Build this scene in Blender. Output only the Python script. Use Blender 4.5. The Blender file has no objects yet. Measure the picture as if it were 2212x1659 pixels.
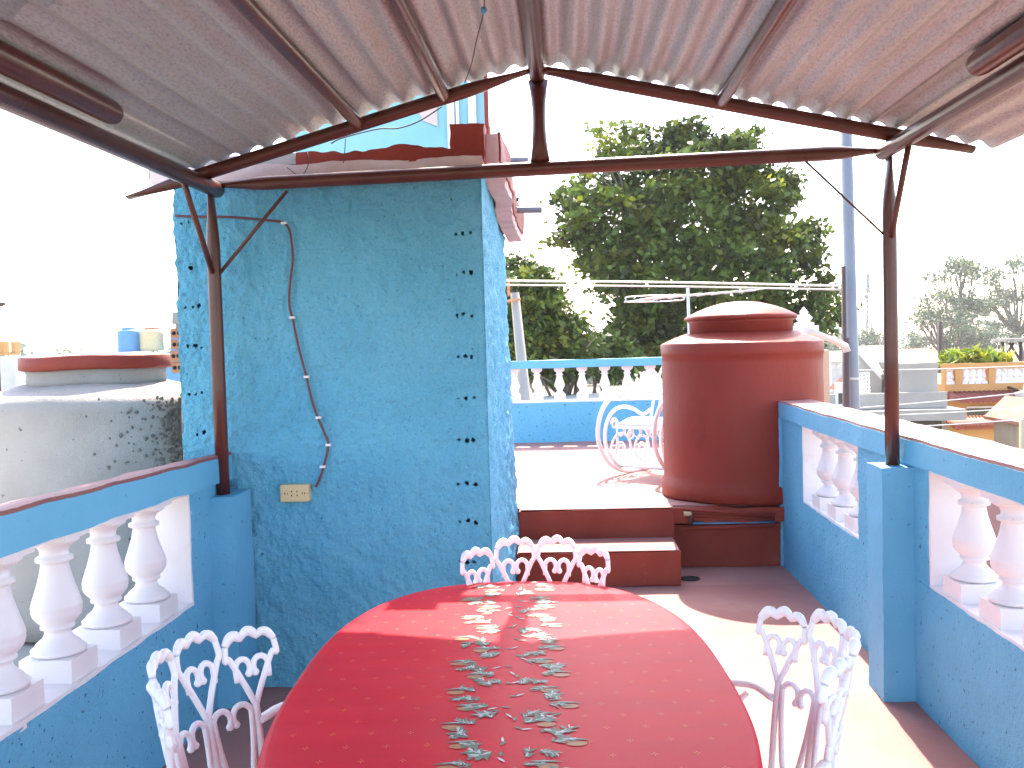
import bpy, math, random
import numpy as np
from mathutils import Vector, Matrix, noise
R = math.radians
random.seed(7)
rng = np.random.default_rng(11)
sc = bpy.context.scene
col = sc.collection

# ------------------------------------------------------------------ camera
F_PX, CX, CY, CAM_H = 2100.0, 1106.0, 829.5, 1.5          # focal length in pixels of a 2212 px wide picture
YAX = Vector((1222.0 - CX, 738.0 - CY, F_PX)).normalized()
UPX = Vector((-math.sin(R(1.5)), -math.cos(R(1.5)), 0)); UPX = (UPX - UPX.dot(YAX) * YAX).normalized()
XAX = UPX.cross(YAX)
if XAX.x < 0: XAX = -XAX
CAM2W = Matrix((XAX, YAX, UPX))                           # image axes (right, down, forward) to the world
cam = bpy.data.cameras.new('camera'); camo = bpy.data.objects.new('camera', cam); col.objects.link(camo)
rt, dn, fw = CAM2W.col[0], CAM2W.col[1], CAM2W.col[2]
mw = Matrix.Identity(4)
for i in range(3):
    mw[i][0] = rt[i]; mw[i][1] = -dn[i]; mw[i][2] = -fw[i]
mw[2][3] = CAM_H
camo.matrix_world = mw
cam.sensor_width = 36.0; cam.lens = F_PX / 2212.0 * 36.0
cam.clip_start = 0.05; cam.clip_end = 6000
sc.camera = camo

# ------------------------------------------------------------------ sky, sun, exposure
SUN = Vector((0.036, 0.89, 1.0)).normalized()             # direction towards the sun
w = bpy.data.worlds.new('World'); sc.world = w; w.use_nodes = True
nt = w.node_tree; nt.nodes.clear()
sky = nt.nodes.new('ShaderNodeTexSky'); sky.sky_type = 'NISHITA'; sky.sun_disc = False
sky.sun_elevation = math.asin(SUN.z); sky.sun_rotation = math.atan2(SUN.x, SUN.y)
sky.altitude = 50; sky.air_density = 0.8; sky.dust_density = 1.2; sky.ozone_density = 0.6
bg = nt.nodes.new('ShaderNodeBackground'); bg.inputs[1].default_value = 0.15
wo = nt.nodes.new('ShaderNodeOutputWorld')
nt.links.new(sky.outputs[0], bg.inputs[0]); nt.links.new(bg.outputs[0], wo.inputs[0])
sl = bpy.data.lights.new('sun', 'SUN'); sl.energy = 2.05; sl.angle = R(0.5); sl.color = (1.0, 0.95, 0.87)
so = bpy.data.objects.new('sun', sl); col.objects.link(so)
so.rotation_euler = SUN.to_track_quat('Z', 'Y').to_euler(); so.location = (0, 8, 12)
sc.view_settings.view_transform = 'Standard'; sc.view_settings.look = 'None'
sc.view_settings.exposure = 2.72; sc.view_settings.use_white_balance = True; sc.view_settings.white_balance_temperature = 7550; sc.view_settings.white_balance_tint = 14; sc.view_settings.gamma = 1.0; sc.view_settings.use_curve_mapping = False
sc.render.engine = 'CYCLES'
sc.cycles.max_bounces = 8; sc.cycles.diffuse_bounces = 5; sc.cycles.transparent_max_bounces = 8

def at(x, y, Y):                                          # the point at depth Y that is seen at picture position x, y
    d = CAM2W @ Vector((x - CX, y - CY, F_PX))
    return Vector((0, 0, CAM_H)) + d * (Y / d.y)

# ------------------------------------------------------------------ materials
MATS = {}
def pbr(name, c1, c2=None, scale=6, rough=0.6, bump=None, metallic=0.0, spots=None, stains=None, detail=5, spec=0.5, stretch=None, translucent=0, attr=None, fine=None):
    m = bpy.data.materials.new(name); m.use_nodes = True; t = m.node_tree; N = t.nodes; L = t.links
    b = N['Principled BSDF']; b.inputs['Roughness'].default_value = rough; b.inputs['Metallic'].default_value = metallic
    b.inputs['Specular IOR Level'].default_value = spec
    tc = N.new('ShaderNodeTexCoord'); vec = tc.outputs['Object']
    if stretch:
        mp = N.new('ShaderNodeMapping'); mp.inputs['Scale'].default_value = stretch; L.new(vec, mp.inputs[0]); vec2 = mp.outputs[0]
    else: vec2 = vec
    def noise_node(sc_, det, v=vec, rgh=0.55):
        n = N.new('ShaderNodeTexNoise'); n.inputs['Scale'].default_value = sc_; n.inputs['Detail'].default_value = det
        n.inputs['Roughness'].default_value = rgh; L.new(v, n.inputs['Vector']); return n.outputs['Fac']
    def ramp(fac, a, b_):
        r = N.new('ShaderNodeMapRange'); r.inputs[1].default_value = a; r.inputs[2].default_value = b_; L.new(fac, r.inputs[0]); return r.outputs[0]
    def mix(fac, a, b_, mode='MIX'):
        x = N.new('ShaderNodeMix'); x.data_type = 'RGBA'; x.blend_type = mode
        for s, v in ((0, fac), (6, a), (7, b_)):
            if isinstance(v, (tuple, list)): x.inputs[s].default_value = (*v, 1)
            elif isinstance(v, (int, float)): x.inputs[s].default_value = v
            else: L.new(v, x.inputs[s])
        return x.outputs[2]
    c = mix(ramp(noise_node(scale, detail, vec2), 0.35, 0.65), c1, c2 or c1)
    if fine: c = mix(ramp(noise_node(fine[0], 3, vec2, 0.7), 0.3, 0.7), c, tuple(fine[1]))  if len(fine) == 2 else mix(ramp(noise_node(fine[0], 3, vec2, 0.7), fine[2], fine[3]), c, tuple(fine[1]))
    if stains:
        for (s_, lo, hi, sc3) in stains: c = mix(ramp(noise_node(s_, 6, vec2, 0.65), lo, hi), c, sc3)
    if spots:
        for (s_, lo, hi, sc3) in spots: c = mix(ramp(noise_node(s_, 2, vec), lo, hi), c, sc3)
    if attr:
        at_ = N.new('ShaderNodeAttribute'); at_.attribute_name = attr; c = mix(1.0, c, at_.outputs['Color'], 'MULTIPLY')
    L.new(c, b.inputs['Base Color'])
    if bump:
        h = None
        for (s_, st, det) in bump:
            bn = N.new('ShaderNodeBump'); bn.inputs['Strength'].default_value = st; bn.inputs['Distance'].default_value = 0.01
            L.new(noise_node(s_, det, vec2), bn.inputs['Height'])
            if h: L.new(h, bn.inputs['Normal'])
            h = bn.outputs[0]
        L.new(h, b.inputs['Normal'])
    if translucent:
        tr = N.new('ShaderNodeBsdfTranslucent'); L.new(c, tr.inputs[0]); ms = N.new('ShaderNodeMixShader'); ms.inputs[0].default_value = translucent
        L.new(b.outputs[0], ms.inputs[1]); L.new(tr.outputs[0], ms.inputs[2]); L.new(ms.outputs[0], N['Material Output'].inputs[0])
    MATS[name] = m; return m

BLUE, BLUE2 = (0.085, 0.40, 0.61), (0.110, 0.44, 0.66)
M_STUCCO = pbr('blue_stucco', (0.095, 0.42, 0.60), (0.125, 0.475, 0.65), 2.5, 0.62, spec=.35, bump=[(45, 1.0, 4), (150, 0.9, 3)],
               spots=[(48, 0.70, 0.77, (0.025, 0.11, 0.18)), (105, 0.69, 0.77, (0.03, 0.14, 0.22))], fine=(80, (0.065, 0.33, 0.51), 0.50, 0.85), stains=[(1.6, 0.58, 0.75, (0.085, 0.395, 0.575)), (11, 0.66, 0.8, (0.16, 0.50, 0.66))])
M_BLUE = pbr('blue_paint', BLUE, BLUE2, 2.0, 0.6, bump=[(30, 0.25, 4), (150, 0.18, 2)], spots=[(38, 0.70, 0.78, (0.03, 0.15, 0.27))], stains=[(7, 0.62, 0.85, (0.14, 0.46, 0.66)), (17, 0.735, 0.75, (0.40, 0.56, 0.66))])
M_BLUEWALL = pbr('blue_rough_paint', (0.078, 0.39, 0.60), (0.105, 0.435, 0.645), 2.2, 0.65, bump=[(42, 0.7, 4), (140, 0.4, 2)],
                 spots=[(48, 0.655, 0.72, (0.018, 0.08, 0.15)), (100, 0.70, 0.77, (0.03, 0.13, 0.22))], stains=[(5, 0.62, 0.9, (0.10, 0.36, 0.57))])
M_PALEBLUE = pbr('pale_blue_render', (0.20, 0.48, 0.55), (0.26, 0.54, 0.60), 1.5, 0.8, bump=[(40, 0.3, 4)], stains=[(3.5, 0.66, 0.72, (0.50, 0.60, 0.64)), (6, 0.70, 0.8, (0.34, 0.42, 0.42))])
M_WHITE = pbr('white_paint', (0.74, 0.70, 0.71), (0.80, 0.78, 0.78), 4, 0.55, bump=[(50, 0.12, 3)], stains=[(9, 0.62, 0.88, (0.60, 0.54, 0.53)), (26, 0.68, 0.80, (0.46, 0.41, 0.39))])
M_CHAIR = pbr('white_enamel', (0.80, 0.79, 0.80), (0.84, 0.83, 0.83), 8, 0.35, bump=[(90, 0.06, 2)])
M_RED = pbr('red_cement', (0.24, 0.030, 0.016), (0.30, 0.044, 0.024), 3, 0.55, spec=.3, bump=[(35, 0.25, 4), (160, 0.15, 2)], stains=[(5, 0.62, 0.85, (0.38, 0.12, 0.09)), (14, 0.7, 0.8, (0.42, 0.20, 0.16))])
M_TANK = pbr('red_tank_paint', (0.235, 0.027, 0.016), (0.28, 0.036, 0.022), 2.2, 0.5, spec=.25, bump=[(30, 0.25, 4), (140, 0.15, 2)], stretch=(1, 1, 0.45), stains=[(4, 0.58, 0.85, (0.18, 0.020, 0.013)), (9, 0.70, 0.84, (0.32, 0.07, 0.05))])
M_FLOOR = pbr('worn_red_floor', (0.35, 0.145, 0.130), (0.41, 0.20, 0.178), 1.6, 0.55, spec=.22, bump=[(25, 0.18, 5), (120, 0.12, 2)], stains=[(3.2, 0.55, 0.75, (0.45, 0.235, 0.195)), (9, 0.64, 0.8, (0.30, 0.12, 0.10)), (26, 0.68, 0.8, (0.26, 0.12, 0.10))])
M_BROWN = pbr('brown_metal_paint', (0.075, 0.018, 0.012), (0.10, 0.025, 0.016), 9, 0.3, bump=[(70, 0.12, 3)], stains=[(13, 0.68, 0.8, (0.17, 0.055, 0.035))])
M_SHEET = pbr('weathered_roof_sheet', (0.42, 0.435, 0.43), (0.53, 0.545, 0.535), 2.5, 0.45, metallic=0.3, bump=[(160, 0.22, 3)], stretch=(1, 0.30, 1), fine=(150, (0.27, 0.265, 0.265), 0.45, 0.75),
              stains=[(7, 0.62, 0.85, (0.40, 0.35, 0.27)), (16, 0.70, 0.76, (0.66, 0.60, 0.57)), (4, 0.66, 0.8, (0.34, 0.24, 0.17))])
M_CONC = pbr('old_concrete', (0.33, 0.295, 0.26), (0.42, 0.38, 0.34), 2.0, 0.85, bump=[(35, 0.5, 5), (130, 0.3, 2)], stains=[(6, 0.62, 0.85, (0.30, 0.28, 0.265)), (3, 0.70, 0.74, (0.40, 0.50, 0.52))], spots=[(24, 0.70, 0.76, (0.14, 0.13, 0.12))])
M_MOSS = pbr('mossy_concrete', (0.13, 0.12, 0.095), (0.22, 0.20, 0.17), 14, 0.95, bump=[(40, 0.9, 5)], stains=[(20, 0.55, 0.7, (0.05, 0.048, 0.04))])
M_GREYC = pbr('grey_render', (0.33, 0.30, 0.255), (0.42, 0.385, 0.33), 1.2, 0.85, bump=[(20, 0.3, 4)], stains=[(2.2, 0.6, 0.85, (0.27, 0.255, 0.235))])
M_SOFFIT = pbr('pink_plaster', (0.60, 0.44, 0.40), (0.70, 0.57, 0.53), 5, 0.8, bump=[(30, 0.4, 4)], stains=[(9, 0.6, 0.75, (0.42, 0.26, 0.22)), (22, 0.68, 0.76, (0.25, 0.2, 0.17))])
M_CAP = pbr('sunlit_red_coping', (0.33, 0.145, 0.135), (0.40, 0.20, 0.18), 3, 0.5, bump=[(30, 0.3, 4)], stains=[(8, 0.6, 0.8, (0.46, 0.27, 0.24))])  # paler copy of the red coping paint, for the wall in the sun
M_CAP2 = pbr('shaded_red_coping', (0.22, 0.085, 0.085), (0.28, 0.12, 0.115), 3, 0.6, spec=.25, bump=[(30, 0.3, 4)], stains=[(8, 0.6, 0.8, (0.34, 0.18, 0.17))])  # same coping paint with the canopy's shade put into a darker colour
M_DARK = pbr('dark_hole', (0.02, 0.018, 0.018), None, 5, 0.9)
M_BRICK = pbr('hollow_brick', (0.52, 0.20, 0.09), (0.60, 0.27, 0.14), 9, 0.9, bump=[(40, 0.6, 4)], stains=[(14, 0.6, 0.75, (0.52, 0.40, 0.30))])
M_TANPL = pbr('tan_plastic', (0.62, 0.47, 0.24), (0.66, 0.52, 0.29), 10, 0.4)
M_TANWALL = pbr('tan_render', (0.50, 0.37, 0.24), (0.58, 0.44, 0.30), 3, 0.85, bump=[(30, 0.4, 4)])
M_CLOTH = pbr('red_cotton', (0.60, 0.012, 0.030), (0.68, 0.013, 0.028), 3, 0.42, spec=.09, bump=[(260, 0.10, 2)], stains=[(40, 0.6, 0.9, (0.50, 0.012, 0.026))], stretch=(1, 3, 1))
M_LEAFPRINT = pbr('green_print', (0.055, 0.105, 0.075), (0.08, 0.15, 0.10), 60, 0.5)
M_SILVER = pbr('pale_print', (0.42, 0.52, 0.47), (0.55, 0.62, 0.58), 60, 0.5)
M_GOLD = pbr('ochre_print', (0.33, 0.115, 0.03), (0.38, 0.14, 0.04), 60, 0.5)
M_STAR = pbr('gold_print', (0.75, 0.30, 0.07), (0.8, 0.36, 0.09), 60, 0.5)
M_CABLE = pbr('maroon_cable', (0.13, 0.035, 0.035), None, 9, 0.5)
M_WIRE = pbr('dark_wire', (0.05, 0.05, 0.05), None, 9, 0.6)
M_PALEWIRE = pbr('pale_wire', (0.55, 0.54, 0.50), None, 9, 0.5)
M_STEEL = pbr('grey_steel', (0.19, 0.20, 0.22), (0.23, 0.24, 0.26), 2, 0.45, metallic=0.2)
M_DKPIPE = pbr('dark_iron', (0.065, 0.04, 0.035), (0.10, 0.05, 0.04), 5, 0.6)
M_ALU = pbr('aluminium', (0.60, 0.60, 0.60), None, 5, 0.4, metallic=0.4)
M_ORANGE = pbr('orange_render', (0.58, 0.27, 0.09), (0.64, 0.33, 0.12), 1.5, 0.85, bump=[(20, 0.3, 3)])
M_YELLOW = pbr('yellow_render', (0.62, 0.40, 0.17), (0.66, 0.45, 0.21), 1.5, 0.85, bump=[(20, 0.3, 3)])
M_TILE = pbr('clay_tile', (0.40, 0.13, 0.08), (0.52, 0.23, 0.15), 6, 0.8, bump=[(30, 0.3, 3)])
M_MAROON = pbr('maroon_tile', (0.24, 0.05, 0.04), (0.31, 0.08, 0.06), 6, 0.7)
M_GLASS = pbr('dark_window', (0.06, 0.05, 0.05), (0.10, 0.08, 0.07), 3, 0.2)
M_ROOFPINK = pbr('pink_roof', (0.45, 0.27, 0.24), (0.55, 0.36, 0.32), 0.6, 0.9)
M_PALEROOF = pbr('pale_roof', (0.52, 0.50, 0.46), (0.66, 0.63, 0.58), 0.8, 0.8, bump=[(8, 0.2, 4)], stains=[(1.4, 0.55, 0.75, (0.36, 0.34, 0.31))])
M_GROUND = pbr('town_ground', (0.16, 0.15, 0.10), (0.24, 0.20, 0.16), 0.08, 0.95, stains=[(0.03, 0.5, 0.6, (0.08, 0.11, 0.045))])
M_BARK = pbr('bark', (0.13, 0.105, 0.08), (0.20, 0.165, 0.13), 8, 0.95, bump=[(14, 0.8, 4)], stretch=(1, 1, 0.2))
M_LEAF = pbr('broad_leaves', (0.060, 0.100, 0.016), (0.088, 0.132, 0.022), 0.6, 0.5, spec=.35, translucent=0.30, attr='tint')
M_LEAF2 = pbr('mid_leaves', (0.060, 0.10, 0.018), (0.095, 0.14, 0.027), 0.6, 0.5, spec=.35, translucent=0.26, attr='tint')
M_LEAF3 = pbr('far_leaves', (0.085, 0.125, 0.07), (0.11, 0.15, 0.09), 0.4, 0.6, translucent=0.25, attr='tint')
M_LIME = pbr('lime_leaves', (0.20, 0.30, 0.03), (0.28, 0.38, 0.05), 2, 0.5, translucent=0.35, attr='tint')
M_TANKBLUE = pbr('blue_tank_plastic', (0.07, 0.27, 0.50), (0.09, 0.31, 0.55), 2, 0.5)
M_WOODP = pbr('weathered_post', (0.30, 0.27, 0.24), (0.40, 0.36, 0.32), 4, 0.9, bump=[(30, 0.4, 4)], stretch=(1, 1, 0.2))

# ------------------------------------------------------------------ mesh helpers
class MB:
    def __init__(s): s.v = []; s.f = []; s.sm = []
    def add(s, vs, fs, smooth=False):
        n = len(s.v); s.v.extend([tuple(p) for p in vs]); s.f.extend([tuple(i + n for i in f) for f in fs]); s.sm.extend([smooth] * len(fs)); return s
    def box(s, a, b, rot=None, piv=None):
        (x0, y0, z0), (x1, y1, z1) = a, b
        vs = [Vector(p) for p in ((x0,y0,z0),(x1,y0,z0),(x1,y1,z0),(x0,y1,z0),(x0,y0,z1),(x1,y0,z1),(x1,y1,z1),(x0,y1,z1))]
        if rot:
            pv = Vector(piv or ((x0+x1)/2,(y0+y1)/2,(z0+z1)/2)); vs = [rot @ (p - pv) + pv for p in vs]
        return s.add(vs, [(0,3,2,1),(4,5,6,7),(0,1,5,4),(1,2,6,5),(2,3,7,6),(3,0,4,7)])
    def prism(s, poly, axis, a, b):                       # poly in the two other axes, extruded along axis
        n = len(poly)
        def mk(p, t):
            return {'x': (t, p[0], p[1]), 'y': (p[0], t, p[1]), 'z': (p[0], p[1], t)}[axis]
        return s.add([mk(p, a) for p in poly] + [mk(p, b) for p in poly],
                     [tuple(range(n)), tuple(reversed(range(n, 2*n)))] + [(i, n+i, n+(i+1) % n, (i+1) % n) for i in range(n)])
    def loft(s, pts, ra, rb=None, sides=10, ref=None, caps=True, closed=False):
        pts = [Vector(p) for p in pts]; n = len(pts)
        if not hasattr(ra, '__len__'): ra = [ra] * n
        rb = ra if rb is None else ([rb] * n if not hasattr(rb, '__len__') else rb)
        vs = []; nrm = None
        for i, p in enumerate(pts):
            if closed: t = (pts[(i+1) % n] - pts[i-1]).normalized()
            else: t = (pts[min(i+1, n-1)] - pts[max(i-1, 0)]).normalized()
            if nrm is None:
                r = Vector(ref) if ref else (Vector((0,0,1)) if abs(t.z) < 0.9 else Vector((0,1,0)))
                nrm = (r - r.dot(t) * t).normalized()
            else:
                nrm = nrm - nrm.dot(t) * t
                nrm = nrm.normalized() if nrm.length > 1e-6 else t.orthogonal().normalized()
            bn = t.cross(nrm)
            for k in range(sides):
                a = 2 * math.pi * k / sides
                vs.append(p + nrm * (math.cos(a) * ra[i]) + bn * (math.sin(a) * rb[i]))
        fs = []
        m = n if closed else n - 1
        for i in range(m):
            j = (i + 1) % n
            for k in range(sides):
                k2 = (k + 1) % sides
                fs.append((i*sides+k, i*sides+k2, j*sides+k2, j*sides+k))
        s.add(vs, fs, True)
        if caps and not closed:
            n0 = len(s.v) - len(vs)
            s.f.append(tuple(n0 + k for k in reversed(range(sides)))); s.sm.append(False)
            s.f.append(tuple(n0 + (n-1)*sides + k for k in range(sides))); s.sm.append(False)
        return s
    def lathe(s, prof, c=(0,0,0), seg=24, smooth=True, a0=0.0):
        c = Vector(c); vs = []; fs = []
        for (r, z) in prof:
            for k in range(seg):
                a = a0 + 2*math.pi*k/seg; vs.append(c + Vector((r*math.cos(a), r*math.sin(a), z)))
        for i in range(len(prof)-1):
            for k in range(seg):
                k2 = (k+1) % seg; fs.append((i*seg+k, i*seg+k2, (i+1)*seg+k2, (i+1)*seg+k))
        s.add(vs, fs, smooth)
        n0 = len(s.v) - len(vs)
        if prof[0][0] > 1e-4: s.f.append(tuple(n0+k for k in reversed(range(seg)))); s.sm.append(False)
        if prof[-1][0] > 1e-4: s.f.append(tuple(n0+(len(prof)-1)*seg+k for k in range(seg))); s.sm.append(False)
        return s
    def roughbox(s, a, b, res, fn, skip=''):              # a box of fine grids, every vertex moved by fn(position)
        a = Vector(a); b = Vector(b); d = b - a
        faces = {'-x': ((0,0,0),(0,0,1),(0,1,0)), '+x': ((1,0,0),(0,1,0),(0,0,1)), '-y': ((0,0,0),(1,0,0),(0,0,1)),
                 '+y': ((0,1,0),(0,0,1),(1,0,0)), '-z': ((0,0,0),(0,1,0),(1,0,0)), '+z': ((0,0,1),(1,0,0),(0,1,0))}
        for k, (o, u, v) in faces.items():
            if k in skip: continue
            o = a + Vector((o[0]*d.x, o[1]*d.y, o[2]*d.z)); u = Vector((u[0]*d.x, u[1]*d.y, u[2]*d.z)); v = Vector((v[0]*d.x, v[1]*d.y, v[2]*d.z))
            nu = max(1, round(u.length / res)); nv = max(1, round(v.length / res))
            vs = [fn(o + u*(i/nu) + v*(j/nv)) for j in range(nv+1) for i in range(nu+1)]
            fs = [(j*(nu+1)+i, j*(nu+1)+i+1, (j+1)*(nu+1)+i+1, (j+1)*(nu+1)+i) for j in range(nv) for i in range(nu)]
            s.add(vs, fs, True)
        return s
    def mesh(s, name, mat, off=(0,0,0)):
        me = bpy.data.meshes.new(name); o = Vector(off)
        me.from_pydata([(p[0]-o.x, p[1]-o.y, p[2]-o.z) for p in s.v], [], s.f)
        me.polygons.foreach_set('use_smooth', s.sm); me.materials.append(mat); me.update(); return me
    def build(s, name, mat, parent=None, off=None, bevel=0):
        if parent is not None: o0 = ORG[parent.name]
        elif off is not None: o0 = Vector(off)
        else:
            xs = [p[0] for p in s.v]; ys = [p[1] for p in s.v]; zs = [p[2] for p in s.v]
            o0 = Vector(((min(xs)+max(xs))/2, (min(ys)+max(ys))/2, min(zs)))
        ob = bpy.data.objects.new(name, s.mesh(name, mat, o0)); col.objects.link(ob)
        if parent is not None: ob.parent = parent
        else: ob.location = o0
        ORG[ob.name] = o0
        if bevel:
            bv = ob.modifiers.new('bevel', 'BEVEL'); bv.width = bevel; bv.segments = 2; bv.limit_method = 'ANGLE'
        return ob
ORG = {}
def thing(name, label, cat, loc=(0,0,0), rz=0, group=None):
    o = bpy.data.objects.new(name, None); col.objects.link(o); o.location = loc; o.rotation_euler = (0,0,rz)
    o.empty_display_size = 0.2
    o['label'] = label; o['category'] = cat
    if group: o['group'] = group
    ORG[o.name] = Vector(loc) if rz == 0 else Vector((0,0,0)); return o
def tag(o, label, cat, group=None):
    o['label'] = label; o['category'] = cat
    if group: o['group'] = group
    return o
def struct(o): o['kind'] = 'structure'; return o
def inst(name, me, parent, loc, rot=(0,0,0), scale=(1,1,1)):
    o = bpy.data.objects.new(name, me); col.objects.link(o); o.parent = parent
    o.location = Vector(loc) - ORG[parent.name]; o.rotation_euler = rot; o.scale = scale; return o
def copy_tree(o, parent=None):
    c = o.copy(); col.objects.link(c); c.parent = parent
    for ch in list(o.children): copy_tree(ch, c)
    return c
def smooth_path(pts, n=8, closed=False):                  # Catmull-Rom through the points
    P = [Vector(p) for p in pts]; out = []; m = len(P)
    rngi = range(m if closed else m - 1)
    for i in rngi:
        p0 = P[(i-1) % m] if (closed or i > 0) else P[0]*2 - P[1]
        p1 = P[i]; p2 = P[(i+1) % m]
        p3 = P[(i+2) % m] if (closed or i+2 < m) else P[m-1]*2 - P[m-2]
        for k in range(n):
            t = k / n
            out.append(0.5*((2*p1) + (p2-p0)*t + (2*p0-5*p1+4*p2-p3)*t*t + (3*p1-p0-3*p2+p3)*t**3))
    if not closed: out.append(P[-1])
    return out
def wobble(amp, fr, amp2=0, fr2=1):
    def fn(p):
        q = p + noise.noise_vector(p*fr) * amp
        if amp2: q = q + noise.noise_vector(p*fr2 + Vector((7,3,1))) * amp2
        return q
    return fn
rough_wall = wobble(0.006, 7, 0.0025, 45)

# ================================================================== SETTING
g = MB(); g.box((-900, -300, -4.7), (900, 1500, -4.5)); struct(g.build('ground', M_GROUND))
f = MB(); f.roughbox((-1.5, -3.5, -0.25), (1.38, 5.9, 0.0), 0.06, wobble(0.003, 3)); struct(f.build('terrace_floor', M_FLOOR))
f = MB(); f.box((-1.5, 5.9, -0.25), (1.38, 6.4, -0.002)); struct(f.build('terrace_floor_back', M_FLOOR))
u = MB(); u.roughbox((-3.2, 6.42, -0.2), (3.2, 11.0, 0.40), 0.05, wobble(0.004, 4)); struct(u.build('upper_terrace', M_FLOOR))
u = MB(); u.roughbox((-0.33, 6.28, 0.005), (0.67, 6.44, 0.403), 0.03, wobble(0.006, 5, 0.002, 30)); struct(u.build('upper_step', M_RED))
u = MB(); u.roughbox((-0.33, 5.88, 0.005), (0.66, 6.30, 0.212), 0.03, wobble(0.006, 5, 0.002, 30)); struct(u.build('lower_step', M_RED))
u = MB(); u.roughbox((0.60, 6.37, 0.002), (1.42, 6.46, 0.28), 0.03, wobble(0.006, 5, 0.003, 30)); u.roughbox((0.62, 6.33, 0.30), (1.42, 6.47, 0.395), 0.03, wobble(0.012, 7, 0.003, 30)); struct(u.build('tank_plinth', M_RED))
# thin lighter sheet on the treads, in the colour of the floor
u = MB(); u.box((-0.325, 5.885, 0.2165), (0.655, 6.27, 0.2205)); struct(u.build('lower_step_tread', M_FLOOR))
u = MB(); u.box((-0.325, 6.288, 0.408), (0.665, 6.46, 0.412)); struct(u.build('upper_step_tread', M_FLOOR))
# neighbouring roof on which the concrete tank stands
u = MB(); u.roughbox((-7, 1.0, -4.5), (-1.76, 8.0, -0.02), 0.3, wobble(0.01, 2)); struct(u.build('neighbour_roof', M_GREYC))
u = MB(); u.box((1.70, 1.0, -4.5), (1.9, 6.2, -0.4)); struct(u.build('terrace_outer_wall', M_GREYC))

# ================================================================== BLUE STUCCO HUT
hut = thing('stucco_hut', 'blue rough stucco stair hut with a row of brick holes along each edge', 'building', (-1.0, 5.3, 0))
HX0, HX1, HY0 = -1.700, -0.345, 4.20
holes = []
for z in (1.98, 1.807, 1.628, 1.452, 1.267, 1.085, 0.893, 0.726, 0.55):
    for k, dx in enumerate((-0.045, -0.012, 0.022)):
        holes.append((-0.415 + (1.98 - z) * -0.018 + dx + random.uniform(-.006, .006), z + random.uniform(-.007, .007), random.uniform(0.0068, 0.0105) if k else random.uniform(0.0045, 0.0075)))
for z in (2.06, 1.873, 1.702, 1.523, 1.323, 1.14):
    for k, dx in enumerate((0.0, 0.028, 0.058)):
        if random.random() < 0.85: holes.append((-1.66 + dx + random.uniform(-.006, .006), z + random.uniform(-.01, .01), random.uniform(0.0055, 0.0095)))
for k in range(26): holes.append((random.uniform(-1.6, -0.4), random.uniform(0.2, 2.15), random.uniform(0.002, 0.0045)))
hol = np.array(holes)
def hut_fn(p):
    x, y, z = p
    v = Vector((x, y, z))
    d = 0.010 * noise.noise(Vector((x*9, z*9, y*9))) + 0.009 * noise.noise(Vector((x*26, z*20, y*28+5))) + 0.0065 * noise.noise(Vector((x*62, z*50, y*70)))
    d += 0.004 * abs(noise.noise(Vector((x*40, z*40, y*40+9))))
    if y < HY0 + 0.0004:
        e = max(0.0, 1 - (x - HX0) / 0.05) if x > HX0 else 1.0     # ragged left edge
        v.x += e * (0.014 * noise.noise(Vector((0, 0, z*7))) + 0.010 * noise.noise(Vector((3, 0, z*23))))
        v.y += -d
        e2 = max(0.0, 1 - (HX1 - x) / 0.02)                        # worn right arris
        v.y += e2 * (d + 0.006 + 0.006 * noise.noise(Vector((1, 4, z*16))))
    else:
        lean = -0.05 * max(0, (z - 0.2) / 2.1) * max(0, (y - 4.2) / 2.2)
        cf = min(1.0, abs(y - HY0) / 0.05)
        v.x += d * 1.4 * cf + lean + cf * (0.006 * noise.noise(Vector((9, y*4, z*5))))
        if x < -1: v.x += 0.02 * noise.noise(Vector((0, y*4, z*7)))
    return v
wl = MB()
def panel(mb, o, u, v, res, fn):
    o, u, v = Vector(o), Vector(u), Vector(v); nu = round(u.length/res); nv = round(v.length/res)
    mb.add([fn(o + u*(i/nu) + v*(j/nv)) for j in range(nv+1) for i in range(nu+1)],
           [(j*(nu+1)+i, j*(nu+1)+i+1, (j+1)*(nu+1)+i+1, (j+1)*(nu+1)+i) for j in range(nv) for i in range(nu)], True)
panel(wl, (HX0, HY0, 0.0), (HX1-HX0, 0, 0), (0, 0, 2.26), 0.0058, hut_fn)
keep = []
for q in wl.f:                                            # open the brick cells through the render
    c = sum((Vector(wl.v[i]) for i in q), Vector()) / 4
    keep.append(np.min(np.hypot(hol[:, 0] - c.x, hol[:, 1] - c.z) / hol[:, 2]) > 1.0)
wl.f = [q for q, k in zip(wl.f, keep) if k]; wl.sm = [True] * len(wl.f)
wl.build('front_wall', M_STUCCO, hut)
wl = MB(); panel(wl, (HX1 - 0.001, HY0 + 0.0005, 0.0), (0, 2.2, 0), (0, 0, 2.30), 0.018, hut_fn)
panel(wl, (HX0, 6.4, 0.0), (0, -2.19, 0), (0, 0, 2.26), 0.03, hut_fn)
wl.box((HX0 + 0.02, 6.36, 0), (HX1 - 0.06, 6.39, 2.25))
wl.build('side_wall', M_STUCCO, hut)
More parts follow.
